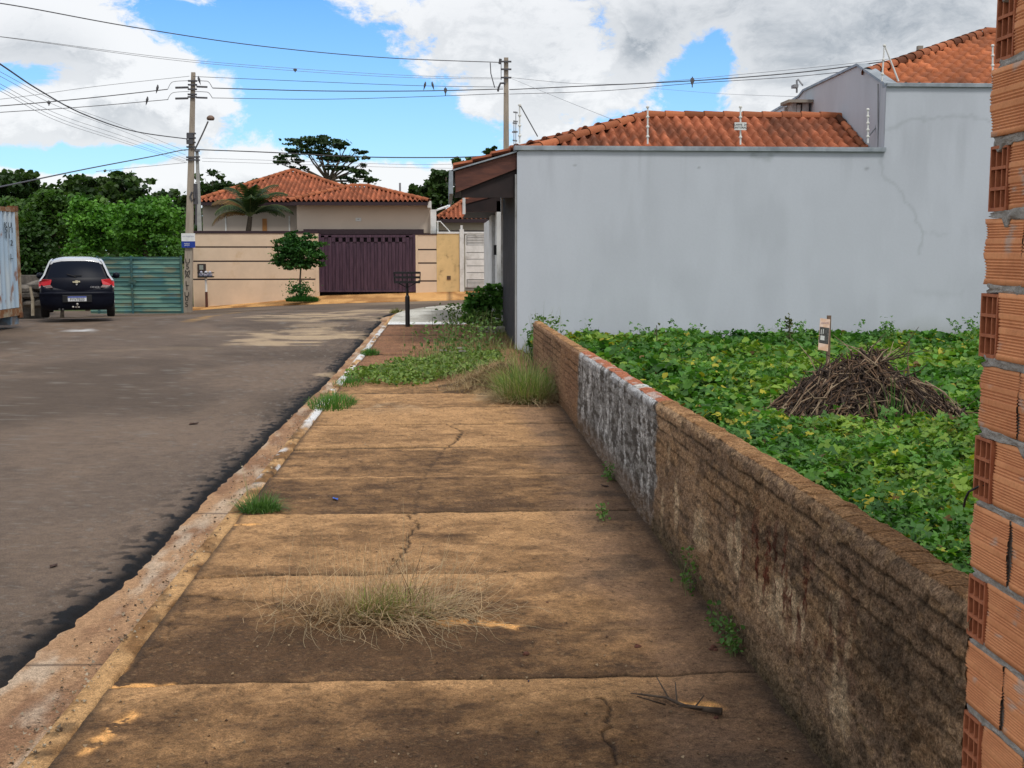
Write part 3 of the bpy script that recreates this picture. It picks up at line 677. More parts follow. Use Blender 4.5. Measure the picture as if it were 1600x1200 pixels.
# ------------------------------------------------------------------ grey house on the right (party walls, roofs, street front)
YW = 20.0
gh = thing('grey_house', (1.2, YW, 0), 'grey rendered house with blank party wall, tiled hip roof and brown eave over the footpath', 'house')
def wallgrid(name, x0, x1, z0f, z1f, y, parent, colf, n=(260, 120)):
    xs = np.linspace(x0, x1, n[0]); q = np.linspace(0, 1, n[1]); X, Q = np.meshgrid(xs, q, indexing='ij')
    Z = z0f + (z1f - z0f) * Q; Yv = np.full_like(X, y) + (fbm(X * .8, Z * .8, 3, 401) - .5) * .012
    return grid_mesh(name, np.stack([X, Yv, Z], -1), M['smooth_wall'], parent, colf(X, Z), smooth=True)
ztop = WZ(229, YW, 1090); ztall = WZ(131, YW, 1450); xc = WX(1376, YW)
GREY = np.array(srgb(182, 188, 198))
def greycol(X, Z):
    c = np.broadcast_to(GREY, X.shape + (3,)).copy()
    c = cmix(c, GREY * .9, sst(.4, .65, fbm(X * .7, Z * .5, 4, 402)) * .6); c = cmix(c, GREY * 1.07, sst(.45, .7, fbm(X * 2.5, Z * .7, 5, 405)) * .5); c = cmix(c, GREY * .82, sst(.55, .75, fbm(X * 5, Z * .5, 5, 406)) * np.exp(-((ztop - Z) / .7) ** 2) * .5)
    c = cmix(c, np.array([.3, .33, .31]), sst(.5, .7, fbm(X * .9, Z * 1.2, 4, 403)) * np.exp(-(Z / .5) ** 2) * .5)
    def line(pts, wd_, a, seed, colr=(.25, .28, .3)):
        nonlocal c
        P = [W(px, py, YW) for px, py in pts]; best = np.full(X.shape, 9.0)
        jx = (fbm(X * 6, Z * 6, 3, seed) - .5) * .16; jz = (fbm(X * 6, Z * 6, 3, seed + 1) - .5) * .16
        for p, q in zip(P[:-1], P[1:]):
            ax, az_ = q.x - p.x, q.z - p.z; L2 = ax * ax + az_ * az_
            t = np.clip(((X + jx - p.x) * ax + (Z + jz - p.z) * az_) / L2, 0, 1); best = np.minimum(best, np.hypot(X + jx - p.x - t * ax, Z + jz - p.z - t * az_))
        c = cmix(c, np.array(colr), np.exp(-(best / wd_) ** 2) * a)
    line([(1380, 203), (1402, 195), (1420, 187), (1470, 184), (1500, 178), (1545, 187)], .03, .3, 410)
    line([(1376, 228), (1378, 270), (1400, 295), (1420, 320), (1432, 345), (1440, 360), (1437, 400)], .025, .32, 420)
    line([(1440, 362), (1480, 366)], .02, .2, 424)
    line([(1380, 165), (1384, 140)], .06, .2, 426)
    line([(1170, 232), (1212, 234)], .03, .4, 430); line([(1175, 243), (1195, 246), (1208, 240)], .045, .55, 433)
    line([(1430, 455), (1500, 460)], .05, .12, 440)
    for (px, py, r) in [(898, 258, .02), (1092, 260, .018), (1354, 264, .03)]: line([(px, py), (px + 2, py)], r, .6, 450, (.15, .16, .17))
    return c
wallgrid('party_wall', 1.2, xc, -.1, ztop - .06, YW, gh, greycol)
wg = wallgrid('tall_party_wall', xc, 14.0, -.1, ztall - .05, YW, gh, greycol)
mb = MB()
mb.box(1.2, 14.0, YW + .02, YW + .15, -.1, ztop - .07); mb.box(1.2, 1.22, YW + .0, YW + .2, -.1, ztop - .07)
mb.box(xc, 14.0, YW + .021, YW + .149, ztop - .069, ztall - .06)
mb.build('wall_body', pmat('grey_render', GREY, tuple(GREY * .92), 2, .85), gh)
mb = MB(); mb.box(1.16, xc + .02, YW - .045, YW + .2, ztop - .065, ztop); mb.box(1.165, xc + .015, YW - .05, YW - .046, ztop - .075, ztop - .02)
mb.build('wall_capping', M['capgrey'], gh, bevel=.006)
mb = MB(); mb.box(xc - .0, 14.0, YW - .045, YW + .2, ztall - .055, ztall + .01); mb.build('tall_wall_capping', M['capgrey'], gh, bevel=.006)
# side wall of the taller volume, running away from the camera
prof = [(YW + .02, ztall - .03), (21.45, WZ(103, 21.45, 1330)), (24.7, WZ(143, 24.7, 1245)), (25.0, WZ(152, 25.0, 1240)), (25.6, WZ(160, 25.6, 1230)), (30.0, WZ(205, 30, 1150))]
prof = [(y, z) for y, z in prof]
mb = MB(); mb.prism([(xc + .002, prof[0][0], 2)] + [(xc + .002, y, z) for y, z in prof] + [(xc + .002, 30, 2)], (.15, 0, 0))
mb.build('side_wall', pmat('grey_render_side', GREY, tuple(GREY * .86), 1.2, .85, stretch=(1, 1, .35)), gh)
mb = MB(); rim = [(y, z + .001) for y, z in prof]
for (a, b) in zip(rim[:-1], rim[1:]):
    mb.prism([(xc - .03, a[0], a[1]), (xc - .03, b[0], b[1]), (xc - .03, b[0], b[1] + .045), (xc - .03, a[0], a[1] + .045)], (.22, 0, 0))
mb.build('side_wall_capping', M['capgrey'], gh)
# lower hip roof
r1_ = W(1010, 178, 22.3); xr = xc - .02; rz = r1_.z - .06; eY, eZ = 20.45, ztop - .14
sl_ = math.hypot(22.3 - eY, rz - eZ); sdir = (0, 22.3 - eY, rz - eZ)
xl = 1.3; hipx = r1_.x
v1 = lambda uu: sl_ if (xl + uu) > hipx else sl_ * max(0, (uu)) / (hipx - xl)
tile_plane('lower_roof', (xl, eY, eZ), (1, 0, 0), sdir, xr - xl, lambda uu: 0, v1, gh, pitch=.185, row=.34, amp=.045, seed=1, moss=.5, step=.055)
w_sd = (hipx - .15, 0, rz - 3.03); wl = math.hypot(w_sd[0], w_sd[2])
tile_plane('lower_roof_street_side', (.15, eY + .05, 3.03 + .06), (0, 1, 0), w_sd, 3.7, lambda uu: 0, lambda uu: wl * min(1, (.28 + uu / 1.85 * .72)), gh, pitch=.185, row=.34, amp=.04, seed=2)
ridge_tiles('ridge_tiles', [(xl + .05, eY + .05, eZ + .08), (hipx, 22.3, rz + .03), (xr, 22.3, rz + .03)], gh, seed=1, r=.095)
ridge_tiles('verge_tiles', [(xr - .05, eY + .05, eZ + .06), (xr - .05, 22.3, rz + .05)], gh, seed=3, r=.06, dark=.9)
mb = MB(); mb.box(hipx, xr, 22.24, 22.36, rz - .1, rz + .05); mb.quad((hipx, 22.36, rz), (xr, 22.36, rz), (xr, 26.5, eZ), (hipx - 2, 26.5, eZ)); mb.build('rear_roof', M['hollow'], gh)
# taller hip roof
p1 = W(1540, 54, 24.7); ez2 = ztall - .03; ey2 = 20.3
sl2 = math.hypot(24.7 - ey2, p1.z - ez2); xl2 = xc + .02
hx = p1.x
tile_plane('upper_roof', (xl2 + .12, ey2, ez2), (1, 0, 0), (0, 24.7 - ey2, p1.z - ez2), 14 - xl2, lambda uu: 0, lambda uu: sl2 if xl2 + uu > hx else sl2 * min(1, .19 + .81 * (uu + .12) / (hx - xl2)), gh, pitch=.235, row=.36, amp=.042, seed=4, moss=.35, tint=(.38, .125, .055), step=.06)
ridge_tiles('upper_ridge_tiles', [(xl2 + .02, ey2 + .75, ez2 + .36), (hx, 24.7, p1.z + .05), (14, 24.7, p1.z + .05)], gh, seed=2, r=.1, dark=.85)
mb = MB(); mb.quad((hx, 24.75, p1.z), (14, 24.75, p1.z), (14, 29, ez2), (hx - 3, 29, ez2)); mb.poly([(xl2 + .1, ey2 + .6, ez2 + .1), (hx, 24.75, p1.z - .03), (hx - 3, 29, ez2)]); mb.build('upper_rear_roof', M['hollow'], gh)
p = W(1437, 80, 23.4); mb = MB(); mb.box(p.x - .05, p.x + .05, 23.35, 23.45, p.z - .3, p.z + .1); mb.build('roof_vent', M['concrete'], gh)
# stubby chimney behind the ridge
p0, p1_ = W(1232, 174, 24.2), W(1263, 162, 24.2); ch = MB()
ch.box(p0.x + .05, p0.x + .13, 24.1, 24.5, 3.6, p1_.z); ch.box(p1_.x - .15, p1_.x - .02, 24.1, 24.5, 3.6, p1_.z); ch.box(p0.x + .0, p1_.x, 24.45, 24.55, 3.6, p1_.z - .04)
ch.box(p0.x + .14, p0.x + .22, 24.1, 24.2, 3.6, p1_.z - .03)
cho = ch.build('chimney', pmat('chimney_render', (.36, .36, .36), (.25, .25, .25), 6), gh)
mb = MB(); mb.box(p0.x - .06, p1_.x + .04, 24.0, 24.6, p1_.z + .001, p1_.z + .06); mb.build('chimney_slab', M['concrete'], cho)
# downpipe hanging cable on side wall, antenna
mb = MB(); mb.tube([W(1367, 131, 20.6), W(1368, 160, 20.55), W(1371, 180, 20.5), W(1368, 200, 20.45), W(1355, 216, 20.4)], .012, 6); mb.tube([W(1372, 131, 20.3), W(1372, 230, 20.3)], .012, 6)
mb.build('loose_cable', M['wirelight'], gh)
mb = MB(); a = W(1245, 145, 24.6); mb.tube([a, W(1245, 125, 24.6)], .02, 6); mb.box(W(1242, 0, 24.6).x, W(1249, 0, 24.6).x, 24.5, 24.7, W(0, 128, 24.6).z, W(0, 123, 24.6).z)
mb.tube([W(1247, 124, 24.6), W(1254, 133, 24.4)], .018, 6); mb.build('antenna', M['wirelight'], gh)
# street front: eave, soffit, gates
BR = pmat('stained_timber', (.13, .045, .028), (.07, .024, .018), 3, .6, .002, 40, stretch=(1, 4, 6))
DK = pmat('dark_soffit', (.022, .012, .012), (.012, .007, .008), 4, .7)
def pz(px, py, Y): return W(px, py, Y)
a, b, c_, d = W(811, 237, 20.06), W(711, 268, 20.06), W(712, 301, 20.06), W(811, 262, 20.06)
mb = MB(); mb.prism([a, b, c_, d], (0, .06, 0)); mb.build('eave_board', BR, gh)
mb = MB(); mb.prism([Vector((a.x + .02, 20.0, a.z + .03)), Vector((b.x - .06, 20.0, b.z + .025)), Vector((b.x - .06, 20.0, b.z)), Vector((a.x + .02, 20.0, a.z + .005))], (0, 4.95, 0))
mb.box(b.x - .1, b.x - .035, 20.0, 25.0, c_.z - .02, b.z + .02); mb.build('gutter_trim', M['capgrey'], gh)
e, f_ = W(717, 309, 20.2), W(809, 309, 20.2)
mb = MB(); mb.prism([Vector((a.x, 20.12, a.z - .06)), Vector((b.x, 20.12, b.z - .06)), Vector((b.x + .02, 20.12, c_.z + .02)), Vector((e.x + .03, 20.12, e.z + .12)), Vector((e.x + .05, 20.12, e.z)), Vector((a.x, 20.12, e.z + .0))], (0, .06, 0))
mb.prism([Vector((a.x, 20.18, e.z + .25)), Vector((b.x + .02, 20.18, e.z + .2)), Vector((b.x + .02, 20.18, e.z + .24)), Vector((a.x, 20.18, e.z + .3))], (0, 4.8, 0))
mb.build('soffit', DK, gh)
# the recessed second awning further along
a2, b2, c2_, d2 = W(790, 302, 26.2), W(727, 313, 26.2), W(728, 331, 26.2), W(790, 331, 26.2)
mb = MB(); mb.prism([a2, b2, c2_, d2], (0, .08, 0)); mb.quad(b2 + Vector((0, .1, .03)), b2 + Vector((0, 5.5, .03)), a2 + Vector((0, 5.5, .03)), a2 + Vector((0, .1, .03)))
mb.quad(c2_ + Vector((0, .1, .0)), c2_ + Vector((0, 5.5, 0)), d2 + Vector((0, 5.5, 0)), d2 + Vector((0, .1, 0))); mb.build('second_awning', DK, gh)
mb = MB(); mb.prism([a2 + Vector((0, -.02, .03)), b2 + Vector((0, -.02, .03)), b2 + Vector((0, -.02, -.08)), a2 + Vector((0, -.02, -.0))], (0, .015, 0)); mb.build('second_eave_board', BR, gh)
mb = MB(); q = W(727, 313, 26.1); mb.tube([Vector((q.x - .03, 26.1, q.z + .05)), Vector((q.x - .03, 26.1, q.z - .3))], .035, 8); mb.build('drain_spout', M['white'], gh)
# dark slatted gate
mb = MB(); zt = WZ(262, 20.2); n = 34
for i in range(n):
    y0 = 20.22 + i * (4.7 / n); mb.box(1.19 + .012 * (i % 2), 1.24, y0, y0 + 4.7 / n - .012, .02, 2.95)
mb.box(1.25, 1.3, 20.2, 25.0, .0, 3.1); mb.build('dark_slat_gate', pmat('dark_metal_slats', (.075, .075, .085), (.045, .045, .05), 3, .55, metal=.2), gh)
mb = MB(); mb.box(1.16, 1.3, 24.95, 25.12, 0, 3.0); mb.build('gate_post', M['white'], gh); mb = MB(); mb.box(1.17, 1.3, 20.06, 20.1, 0, 2.95); mb.build('gate_post', M['white'], gh)
mb = MB()
mb.box(1.12, 1.6, 26.2, 27.0, 0, 2.75); mb.box(1.1, 1.6, 28.6, 30.2, 0, 2.55)
mb.box(1.2, 1.5, 30.4, 37.5, 0, 2.5); mb.build('front_wall', M['white'], gh)
mb = MB()
for i in range(12): mb.box(1.17, 1.25, 27.05, 28.55, .1 + i * .2, .1 + i * .2 + .12)
mb.box(1.26, 1.3, 27.02, 28.58, 0, 2.5); mb.build('louvred_front_gate', pmat('mid_grey_gate', (.3, .31, .33), (.2, .2, .22), 5, .5), gh)
q = W(778, 390, 26.3); mb = MB(); mb.box(1.06, 1.12, 26.3, 26.5, q.z - .12, q.z + .1); mb.build('intercom', M['black'], gh)
mb = MB(); mb.box(1.55, 13.8, 20.3, 37.4, 0, 2.5); mb.build('house_body', M['white'], gh)

# electric fence posts on the grey walls
def fence_post(px, ytop, ybot, Y, label, group, pins=4, r=.014, tilt=0):
    p0, p1 = W(px, ybot, Y), W(px + tilt, ytop, Y)
    t = thing('fence_post', (p0.x, Y, p0.z), label, 'electric fence post', group)
    mb = MB(); mb.tube([p0, p1], r, 8); mb.build('post', M['white'], t)
    for i in range(pins):
        q = p0.lerp(p1, .2 + .78 * i / max(1, pins - 1)); mb = MB(); mb.lathe(q + Vector((0, 0, -.02)), [(.012, 0), (.028, .008), (.028, .03), (.012, .04)], 8); mb.build('insulator', M['insul'], t)
    return t
gname = 'electric fence posts on the grey wall'
fence_post(1012, 166, 225, 20.06, 'thin white fence post in front of the left end of the lower ridge', gname)
fp = fence_post(1157, 166, 226, 20.06, 'thin white fence post carrying a small warning plate', gname)
q0, q1 = W(1148, 203, 20.0), W(1167, 191, 20.0); mb = MB(); mb.box(q0.x, q1.x, 20.02, 20.03, q0.z, q1.z); pl = mb.build('warning_plate', M['white'], fp)
text('plate_writing', 'ALARME  24H\nMONITORADO', .045, M['black'], pl, ((q0.x + q1.x) / 2, 20.017, (q0.z + q1.z) / 2), ROT_F, extrude=.0005, spacing=1.1)
fence_post(1356, 170, 224, 20.06, 'insulator post at the right end of the lower wall beside the corner', gname, 5)
t = fence_post(1378, 70, 127, 20.06, 'braced white post on the corner of the tall grey wall', gname, 3, tilt=4)
mb = MB(); mb.tube([W(1382, 70, 20.08), W(1404, 127, 20.08)], .014, 8); mb.build('brace', M['white'], t)
fence_post(1551, 70, 129, 20.06, 'white insulator post at the far right of the tall grey wall', gname, 4)
t = fence_post(812, 163, 224, 20.06, 'tall post with slanting stay on the left end of the grey wall', gname, 4)
mb = MB(); mb.tube([W(812, 163, 20.06), W(840, 213, 20.5)], .01, 6)
for px, y0_, y1_ in ((806, 174, 232), (803, 190, 236)):
    mb.tube([W(px, y0_, 20.4), W(px, y1_, 20.4)], .006, 5)
for (px, py) in ((805, 175), (805, 189), (804, 192), (805, 205), (803, 206), (804, 219)): mb.tube([W(px - 3, py, 20.35), W(px + 4, py + 1, 20.35)], .014, 5)
mb.build('stay', M['wirelight'], t)

# ------------------------------------------------------------------ cream house with the purple gate
YH = 50.0
CREAM = np.array(srgb(212, 190, 166)); CREAM2 = np.array(srgb(198, 182, 166))
def cream(name, c1=CREAM, k=.88, **kw): return pmat(name, tuple(c1), tuple(c1 * k), 1.2, .85, .002, 30, **kw)
M['cream'] = cream('cream_render', c3=tuple(CREAM * np.array([.82, .76, .66])), s3=.9); M['cream2'] = cream('beige_render', CREAM2, .94)
PLUM = (.075, .038, .062); M['plum'] = pmat('plum_metal', PLUM, (.035, .015, .032), 2, .5, stretch=(6, 1, .6)); M['plumdark'] = pmat('dark_trim', (.03, .014, .02), rough=.6)
ch_ = thing('cream_house', (WX(480, YH), YH, -.3), 'cream house with red tiled hip roofs and purple garage gate across the street', 'house')
def wx(px): return WX(px, YH)
def wz(py): return WZ(py, YH)
mb = MB()
mb.prism([(wx(462), YH + .6, wz(316)), (wx(672), YH + .6, wz(316)), (wx(672), YH + .6, wz(364)), (wx(462), YH + .6, wz(364))], (0, .2, 0))
mb.box(wx(464), wx(470), YH + .8, YH + 5, wz(480), wz(316)); mb.box(wx(665), wx(672), YH + .8, YH + 5, wz(480), wz(316))
mb.build('garage_front', M['cream2'], ch_)
mb = MB(); mb.box(wx(473), wx(662), YH + .35, YH + .58, wz(366), wz(358)); mb.build('lintel', M['plumdark'], ch_)
mb = MB(); mb.box(wx(474), wx(660), YH + .85, YH + .9, -.5, wz(360)); mb.build('garage_shade', M['plumdark'], ch_)
gt = MB(); gx0, gx1 = wx(498), wx(649); n = 26; zb = wz(455)
for i in range(n):
    x0 = gx0 + .1 + (gx1 - gx0 - .2) * i / n; w_ = (gx1 - gx0 - .2) / n
    gt.box(x0, x0 + w_ - .01, YH + (.05 if i % 2 else .0), YH + .07, zb, wz(378 if 2 < i < 24 else 368))
gt.box(gx0, gx0 + .1, YH - .03, YH + .08, zb - .02, wz(366)); gt.box(gx1 - .1, gx1, YH - .03, YH + .08, zb - .02, wz(366))
for i in range(3, 24, 2): gt.box(gx0 + .1 + (gx1 - gx0 - .2) * i / n, gx0 + .1 + (gx1 - gx0 - .2) * (i + 1) / n, YH + .01, YH + .04, wz(378) + .002, wz(371))
gt.box(gx0 + .1, gx1 - .1, YH, YH + .06, wz(371) + .001, wz(367)); gt.box(gx0 + .1, gx1 - .1, YH - .02, YH - .001, zb - .02, zb + .05)
gate = gt.build('garage_gate', M['plum'], ch_)
# boundary walls left and right of the gate with dark grooves
def groove_wall(name, x0, x1, y, zb_, zt_, grooves, mat, parent, th=.18):
    mb = MB(); zs = [zb_] + sorted(grooves) + [zt_]; g = .03
    for i in range(len(zs) - 1):
        a = zs[i] + (g if i else 0); b = zs[i + 1] - (g if i < len(zs) - 2 else 0); mb.box(x0, x1, y, y + th, a, b)
    o = mb.build(name, mat, parent)
    mb = MB(); mb.box(x0 + .01, x1 - .01, y + .025, y + th - .02, zb_, zt_ - .02); mb.build('groove_shadow_gap', M['plumdark'], o); return o
bwall = thing('boundary_wall', (wx(400), YH, -.9), 'cream rendered front wall with dark grooves left of the purple gate', 'wall')
groove_wall('wall', wx(300), wx(494), YH, -1.1, wz(365), [wz(386), wz(408), wz(436)], M['cream'], bwall)
mb = MB(); mb.box(wx(492), wx(498), YH - .02, YH + .2, -.7, wz(365)); mb.build('gate_pier', M['cream'], bwall)
mb = MB(); mb.box(wx(299), wx(498), YH - .03, YH + .22, wz(365) + .001, wz(361)); mb.build('coping', M['plumdark'], bwall)
mb = MB(); mb.box(wx(308), wx(321), YH - .04, YH - .001, wz(432), wz(412)); mbx = mb.build('meter_box', pmat('rusty_box', (.05, .035, .03), (.03, .02, .02), 8), bwall)
mb = MB(); mb.box(wx(311), wx(317), YH - .05, YH - .041, wz(421), wz(414)); mb.build('meter_glass', pmat('dirty_glass', (.3, .33, .3), rough=.3), mbx)
bw2 = thing('boundary_pier', (wx(666), YH, -.3), 'short cream wall with dark grooves right of the purple gate', 'wall')
groove_wall('wall', wx(653), wx(682), YH, -.4, wz(367), [wz(390), wz(411), wz(439)], M['cream'], bw2)
mb = MB(); mb.box(wx(649.3), wx(652.9), YH - .02, YH + .2, -.4, wz(367)); mb.build('gate_pier', M['cream'], bw2)
mb = MB(); mb.box(wx(648), wx(683), YH - .03, YH + .22, wz(367) + .001, wz(365)); mb.build('coping', M['plumdark'], bw2)
# house body behind
mb = MB(); y2 = 54.0; mb.box(WX(318, y2), WX(466, y2), y2, y2 + 7, -1, WZ(317, y2)); mb.build('house_wall', cream('shaded_render', np.array(srgb(190, 178, 168)), .93), ch_)
for px in (354, 453): mb = MB(); mb.box(WX(px - 1, y2), WX(px + 1.2, y2), y2 - .06, y2 - .001, -.5, WZ(338, y2)); mb.build('downpipe', M['white'], ch_)
mb = MB(); mb.box(WX(411, y2), WX(418, y2), y2 - .04, y2 - .001, -.5, WZ(342, y2)); mb.build('timber_door', pmat('door_timber', (.4, .19, .06), (.3, .13, .04), 6), ch_)
# roofs
def hip_roof(parent, x0, x1, yf, ze, ax0, ax1, ya, za, seed, pitch=.2, over=.0, yb=None):
    yb = yb or 2 * ya - yf
    s = Vector((0, ya - yf, za - ze)); L = s.length
    def v1(u_):
        x = x0 + u_
        if x < ax0: return L * u_ / (ax0 - x0)
        if x > ax1: return L * max(0, (x1 - x)) / (x1 - ax1)
        return L
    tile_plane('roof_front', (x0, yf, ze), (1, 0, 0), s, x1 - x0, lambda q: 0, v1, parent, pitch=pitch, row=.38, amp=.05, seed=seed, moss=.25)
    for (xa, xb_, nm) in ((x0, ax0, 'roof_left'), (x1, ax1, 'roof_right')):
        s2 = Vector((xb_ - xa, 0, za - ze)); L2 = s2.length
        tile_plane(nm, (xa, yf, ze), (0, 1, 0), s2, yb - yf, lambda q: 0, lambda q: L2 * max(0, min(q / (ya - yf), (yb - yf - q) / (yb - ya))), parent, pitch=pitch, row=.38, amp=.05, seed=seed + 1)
    mb = MB(); mb.poly([(x0, yb, ze), (x1, yb, ze), (ax1, ya, za - .02), (ax0, ya, za - .02)]); mb.build('roof_back', M['hollow'], parent)
    ridge_tiles('ridge_tiles', [(x0, yf, ze + .05), (ax0, ya, za + .05), (ax1, ya, za + .05), (x1, yf, ze + .05)], parent, r=.1, seed=seed, dark=.3)
    mb = MB(); mb.box(x0 + .05, x1 - .05, yf + .02, yf + .06, ze - .16, ze - .02); mb.box(x0 + .05, x1 - .05, yf + .061, yb - .06, ze - .08, ze - .04); mb.build('fascia', M['plumdark'], parent)
ap = W(457, 268, 58.5); hip_roof(ch_, WX(305, 53.4), WX(606, 53.4), 53.4, WZ(316, 53.4), ap.x - .1, ap.x + .1, 58.5, ap.z, 11)
ap = W(555, 292, 53); hip_roof(ch_, WX(452, 49.9), WX(671, 49.9), 49.9, WZ(315, 49.9), ap.x - .2, W(575, 290, 53).x, 53.0, ap.z, 21)
mb = MB(); mb.box(wx(668), wx(673), YH + .2, YH + 4, WZ(324, YH), WZ(310, YH)); mb.build('gutter_box', M['white'], ch_)
q = W(560, 343, YH + .58); mb = MB(); mb.box(q.x - .12, q.x + .12, YH + .56, YH + .58, q.z - .07, q.z + .07); pl = mb.build('alarm_plate', M['white'], ch_)
text('plate_mark', '60', .07, M['black'], pl, (q.x, YH + .555, q.z), ROT_F, extrude=.001)

# ------------------------------------------------------------------ neighbour to the right: mustard wall, white gate
nh = thing('neighbour_house', (wx(740), YH, -.1), 'house with red tiled hip roof and white fascia glimpsed beside the brown eave', 'house')
y3 = 52.5
mb = MB(); mb.box(WX(686, y3), WX(860, y3), y3, y3 + 7, -.5, WZ(346, y3)); mb.build('house_wall', cream('neighbour_render', np.array(srgb(176, 170, 156)), .95), nh)
mb = MB(); mb.box(WX(684, y3), WX(860, y3), y3 - .45, y3 - .3, WZ(348, y3), WZ(343, y3)); mb.build('white_fascia', M['white'], nh)
ap = W(765, 300, 57); hip_roof(nh, WX(682, 52), WX(900, 52), 52.0, WZ(342, 52), WX(748, 57), WX(860, 57), 57, ap.z, 31)
mb = MB(); mb.box(wx(673), wx(682), YH + .3, YH + .6, wz(365), wz(327)); mb.tube([W(683, 328, YH + .5), W(700, 322, 53)], .05, 6); mb.build('white_chimney_wall', M['white'], nh)
mb = MB(); mb.box(WX(683, 51.6), WX(790, 51.6), 51.6, 51.7, WZ(365, 51.6), WZ(360, 51.6)); mb.build('dark_slot', M['black'], nh)
mw = thing('mustard_wall', (wx(700), YH, -.2), 'stained mustard yellow wall between grooved cream wall and white gate', 'wall')
MU = np.array(srgb(214, 184, 132))
mb = MB(); mb.box(wx(682.2), wx(718), YH + .01, YH + .2, -.5, wz(365)); mb.build('wall', pmat('mustard', tuple(MU), tuple(MU * .85), 2, .9, c3=(.24, .17, .08), s3=2.2), mw)
mb = MB(); mb.box(wx(698), wx(704), YH - .02, YH + .009, wz(437), wz(431)); mb.build('meter_box', pmat('meter', (.1, .06, .04)), mw)
mb = MB(); mb.box(wx(683), wx(800), YH - .02, YH + .22, wz(365) + .001, wz(362)); mb.build('coping', M['white'], mw)
mb = MB(); mb.tube([W(684, 362, YH + .1), W(684, 346, YH + .1)], .025, 6); mb.tube([W(688, 346, YH + .1), W(703, 362, YH + .1)], .02, 6); mb.tube([W(682, 346, YH + .1), W(689, 346, YH + .1)], .02, 6); mb.build('fence_bracket', M['white'], mw)
wg_ = thing('white_gate', (wx(745), YH, -.1), 'white panelled gate with louvres top and bottom beside a white pillar', 'gate')
mb = MB(); mb.box(wx(718.3), wx(725), YH - .06, YH + .2, -.4, wz(358)); mb.build('pillar', M['white'], wg_)
mb = MB(); gz0, gz1 = wz(449), wz(368)
for (a, b) in ((449, 437), (383, 368)):
    for i in range(6):
        za, zb_ = wz(a + (b - a) * i / 6), wz(a + (b - a) * (i + .6) / 6); mb.box(wx(730), wx(792), YH + .02, YH + .05, za, zb_)
    mb.build('louvre_panel', M['white'], wg_); mb = MB()
mb = MB(); ed = [437, 426, 415.5, 405, 394.5, 383]
for a, b in zip(ed[:-1], ed[1:]): mb.box(wx(729), wx(792), YH + .01, YH + .06, wz(a) + .012, wz(b) - .012)
mb.box(wx(727), wx(729), YH, YH + .08, gz0, gz1 + .03); mb.box(wx(729.1), wx(792), YH, YH + .08, gz1, gz1 + .05); mb.build('panels', M['white'], wg_)
mb = MB(); mb.box(wx(727), wx(792), YH + .09, YH + .12, gz0 - .1, gz1); mb.build('gate_backing', pmat('gate_back', (.25, .25, .25)), wg_)
mb = MB(); mb.tube([W(721, 360, YH), W(721, 352, YH)], .05, 6); mb.build('post_cap', M['white'], wg_)

# ------------------------------------------------------------------ green corrugated gate at the left
gg = thing('green_gate', (WX(217, 44), 44, -.62), 'faded green ribbed metal gate with rust patches behind the black car', 'gate')
xs = np.linspace(WX(138, 44), WX(284, 44), 120); zt, zb_ = WZ(402, 44), -.66
zs = np.linspace(zb_, zt, 13 * 10 + 1); X, Z = np.meshgrid(xs, zs, indexing='ij')
fr = ((Z - zb_) / (zt - zb_) * 13) % 1; rid = np.exp(-((fr - .5) / .09) ** 2)
c = cmix(np.broadcast_to(np.array(srgb(104, 140, 128)), X.shape + (3,)), np.array(srgb(74, 110, 106)), sst(.4, .6, fbm(X * 1.5, Z * 6, 4, 501)))
c = cmix(c, np.array(srgb(48, 88, 94)), rid * .8); c = cmix(c, np.array(srgb(140, 122, 86)), sst(.6, .7, fbm(X * 1.2, Z * 9, 4, 502)) * .4)
c = cmix(c, np.array(srgb(60, 110, 130)), sst(.6, .7, fbm(X * 1.8 + 5, Z * 2, 4, 503)) * .3)
grid_mesh('ribbed_panel', np.stack([X, 44 - rid * .03, Z], -1), M['smooth_wall'], gg, c)
TEAL = pmat('teal_frame', srgb(44, 92, 100), srgb(60, 80, 70), 5, .7)
mb = MB()
for px in (152, 205, 282.5): mb.box(WX(px - 1.4, 44), WX(px + 1.4, 44), 43.92, 43.965, zb_, zt + .06)
mb.box(WX(150, 44), WX(284, 44), 43.93, 43.96, zt - .02, zt + .02); mb.box(WX(200, 44), WX(212, 44), 43.9, 43.918, WZ(441, 44), WZ(437, 44)); mb.build('gate_frame', TEAL, gg)

# ------------------------------------------------------------------ shipping container
ct = thing('shipping_container', (-9.8, 24.5, 0), 'weathered pale blue shipping container with rusty corner post', 'shipping container')
cx, cy0, cy1, cz0, cz1 = W(29, 389, 27.5).x, 21.5, 27.55, .2, WZ(326, 27.5)
ysg = np.linspace(cy0 + .16, cy1 - .18, 420); zs = np.linspace(cz0 + .18, cz1 - .1, 60); Yg, Zg = np.meshgrid(ysg, zs, indexing='ij')
ph = ((Yg - cy0) / .26) % 1; cor = np.clip(np.abs(ph - .5) * 4 - .5, 0, 1)
c = cmix(np.broadcast_to(np.array(srgb(158, 180, 200)), Yg.shape + (3,)), np.array(srgb(190, 198, 200)), sst(.4, .65, fbm(Yg * 3, Zg * .6, 4, 511)) * .7)
rust = np.array(srgb(128, 80, 44)); c = cmix(c, rust, sst(.66, .74, fbm(Yg * 6, Zg * 2.5, 4, 512)) * .8); c = cmix(c, rust, np.exp(-((Zg - .62) / .08) ** 2) * sst(.5, .6, fbm(Yg * 7, Zg * 4, 3, 513)) * .9)
c = cmix(c, c * .6, cor * .4)
grid_mesh('corrugated_side', np.stack([cx - cor * .036, Yg, Zg], -1), M['smooth_wall'], ct, c, flip=True)
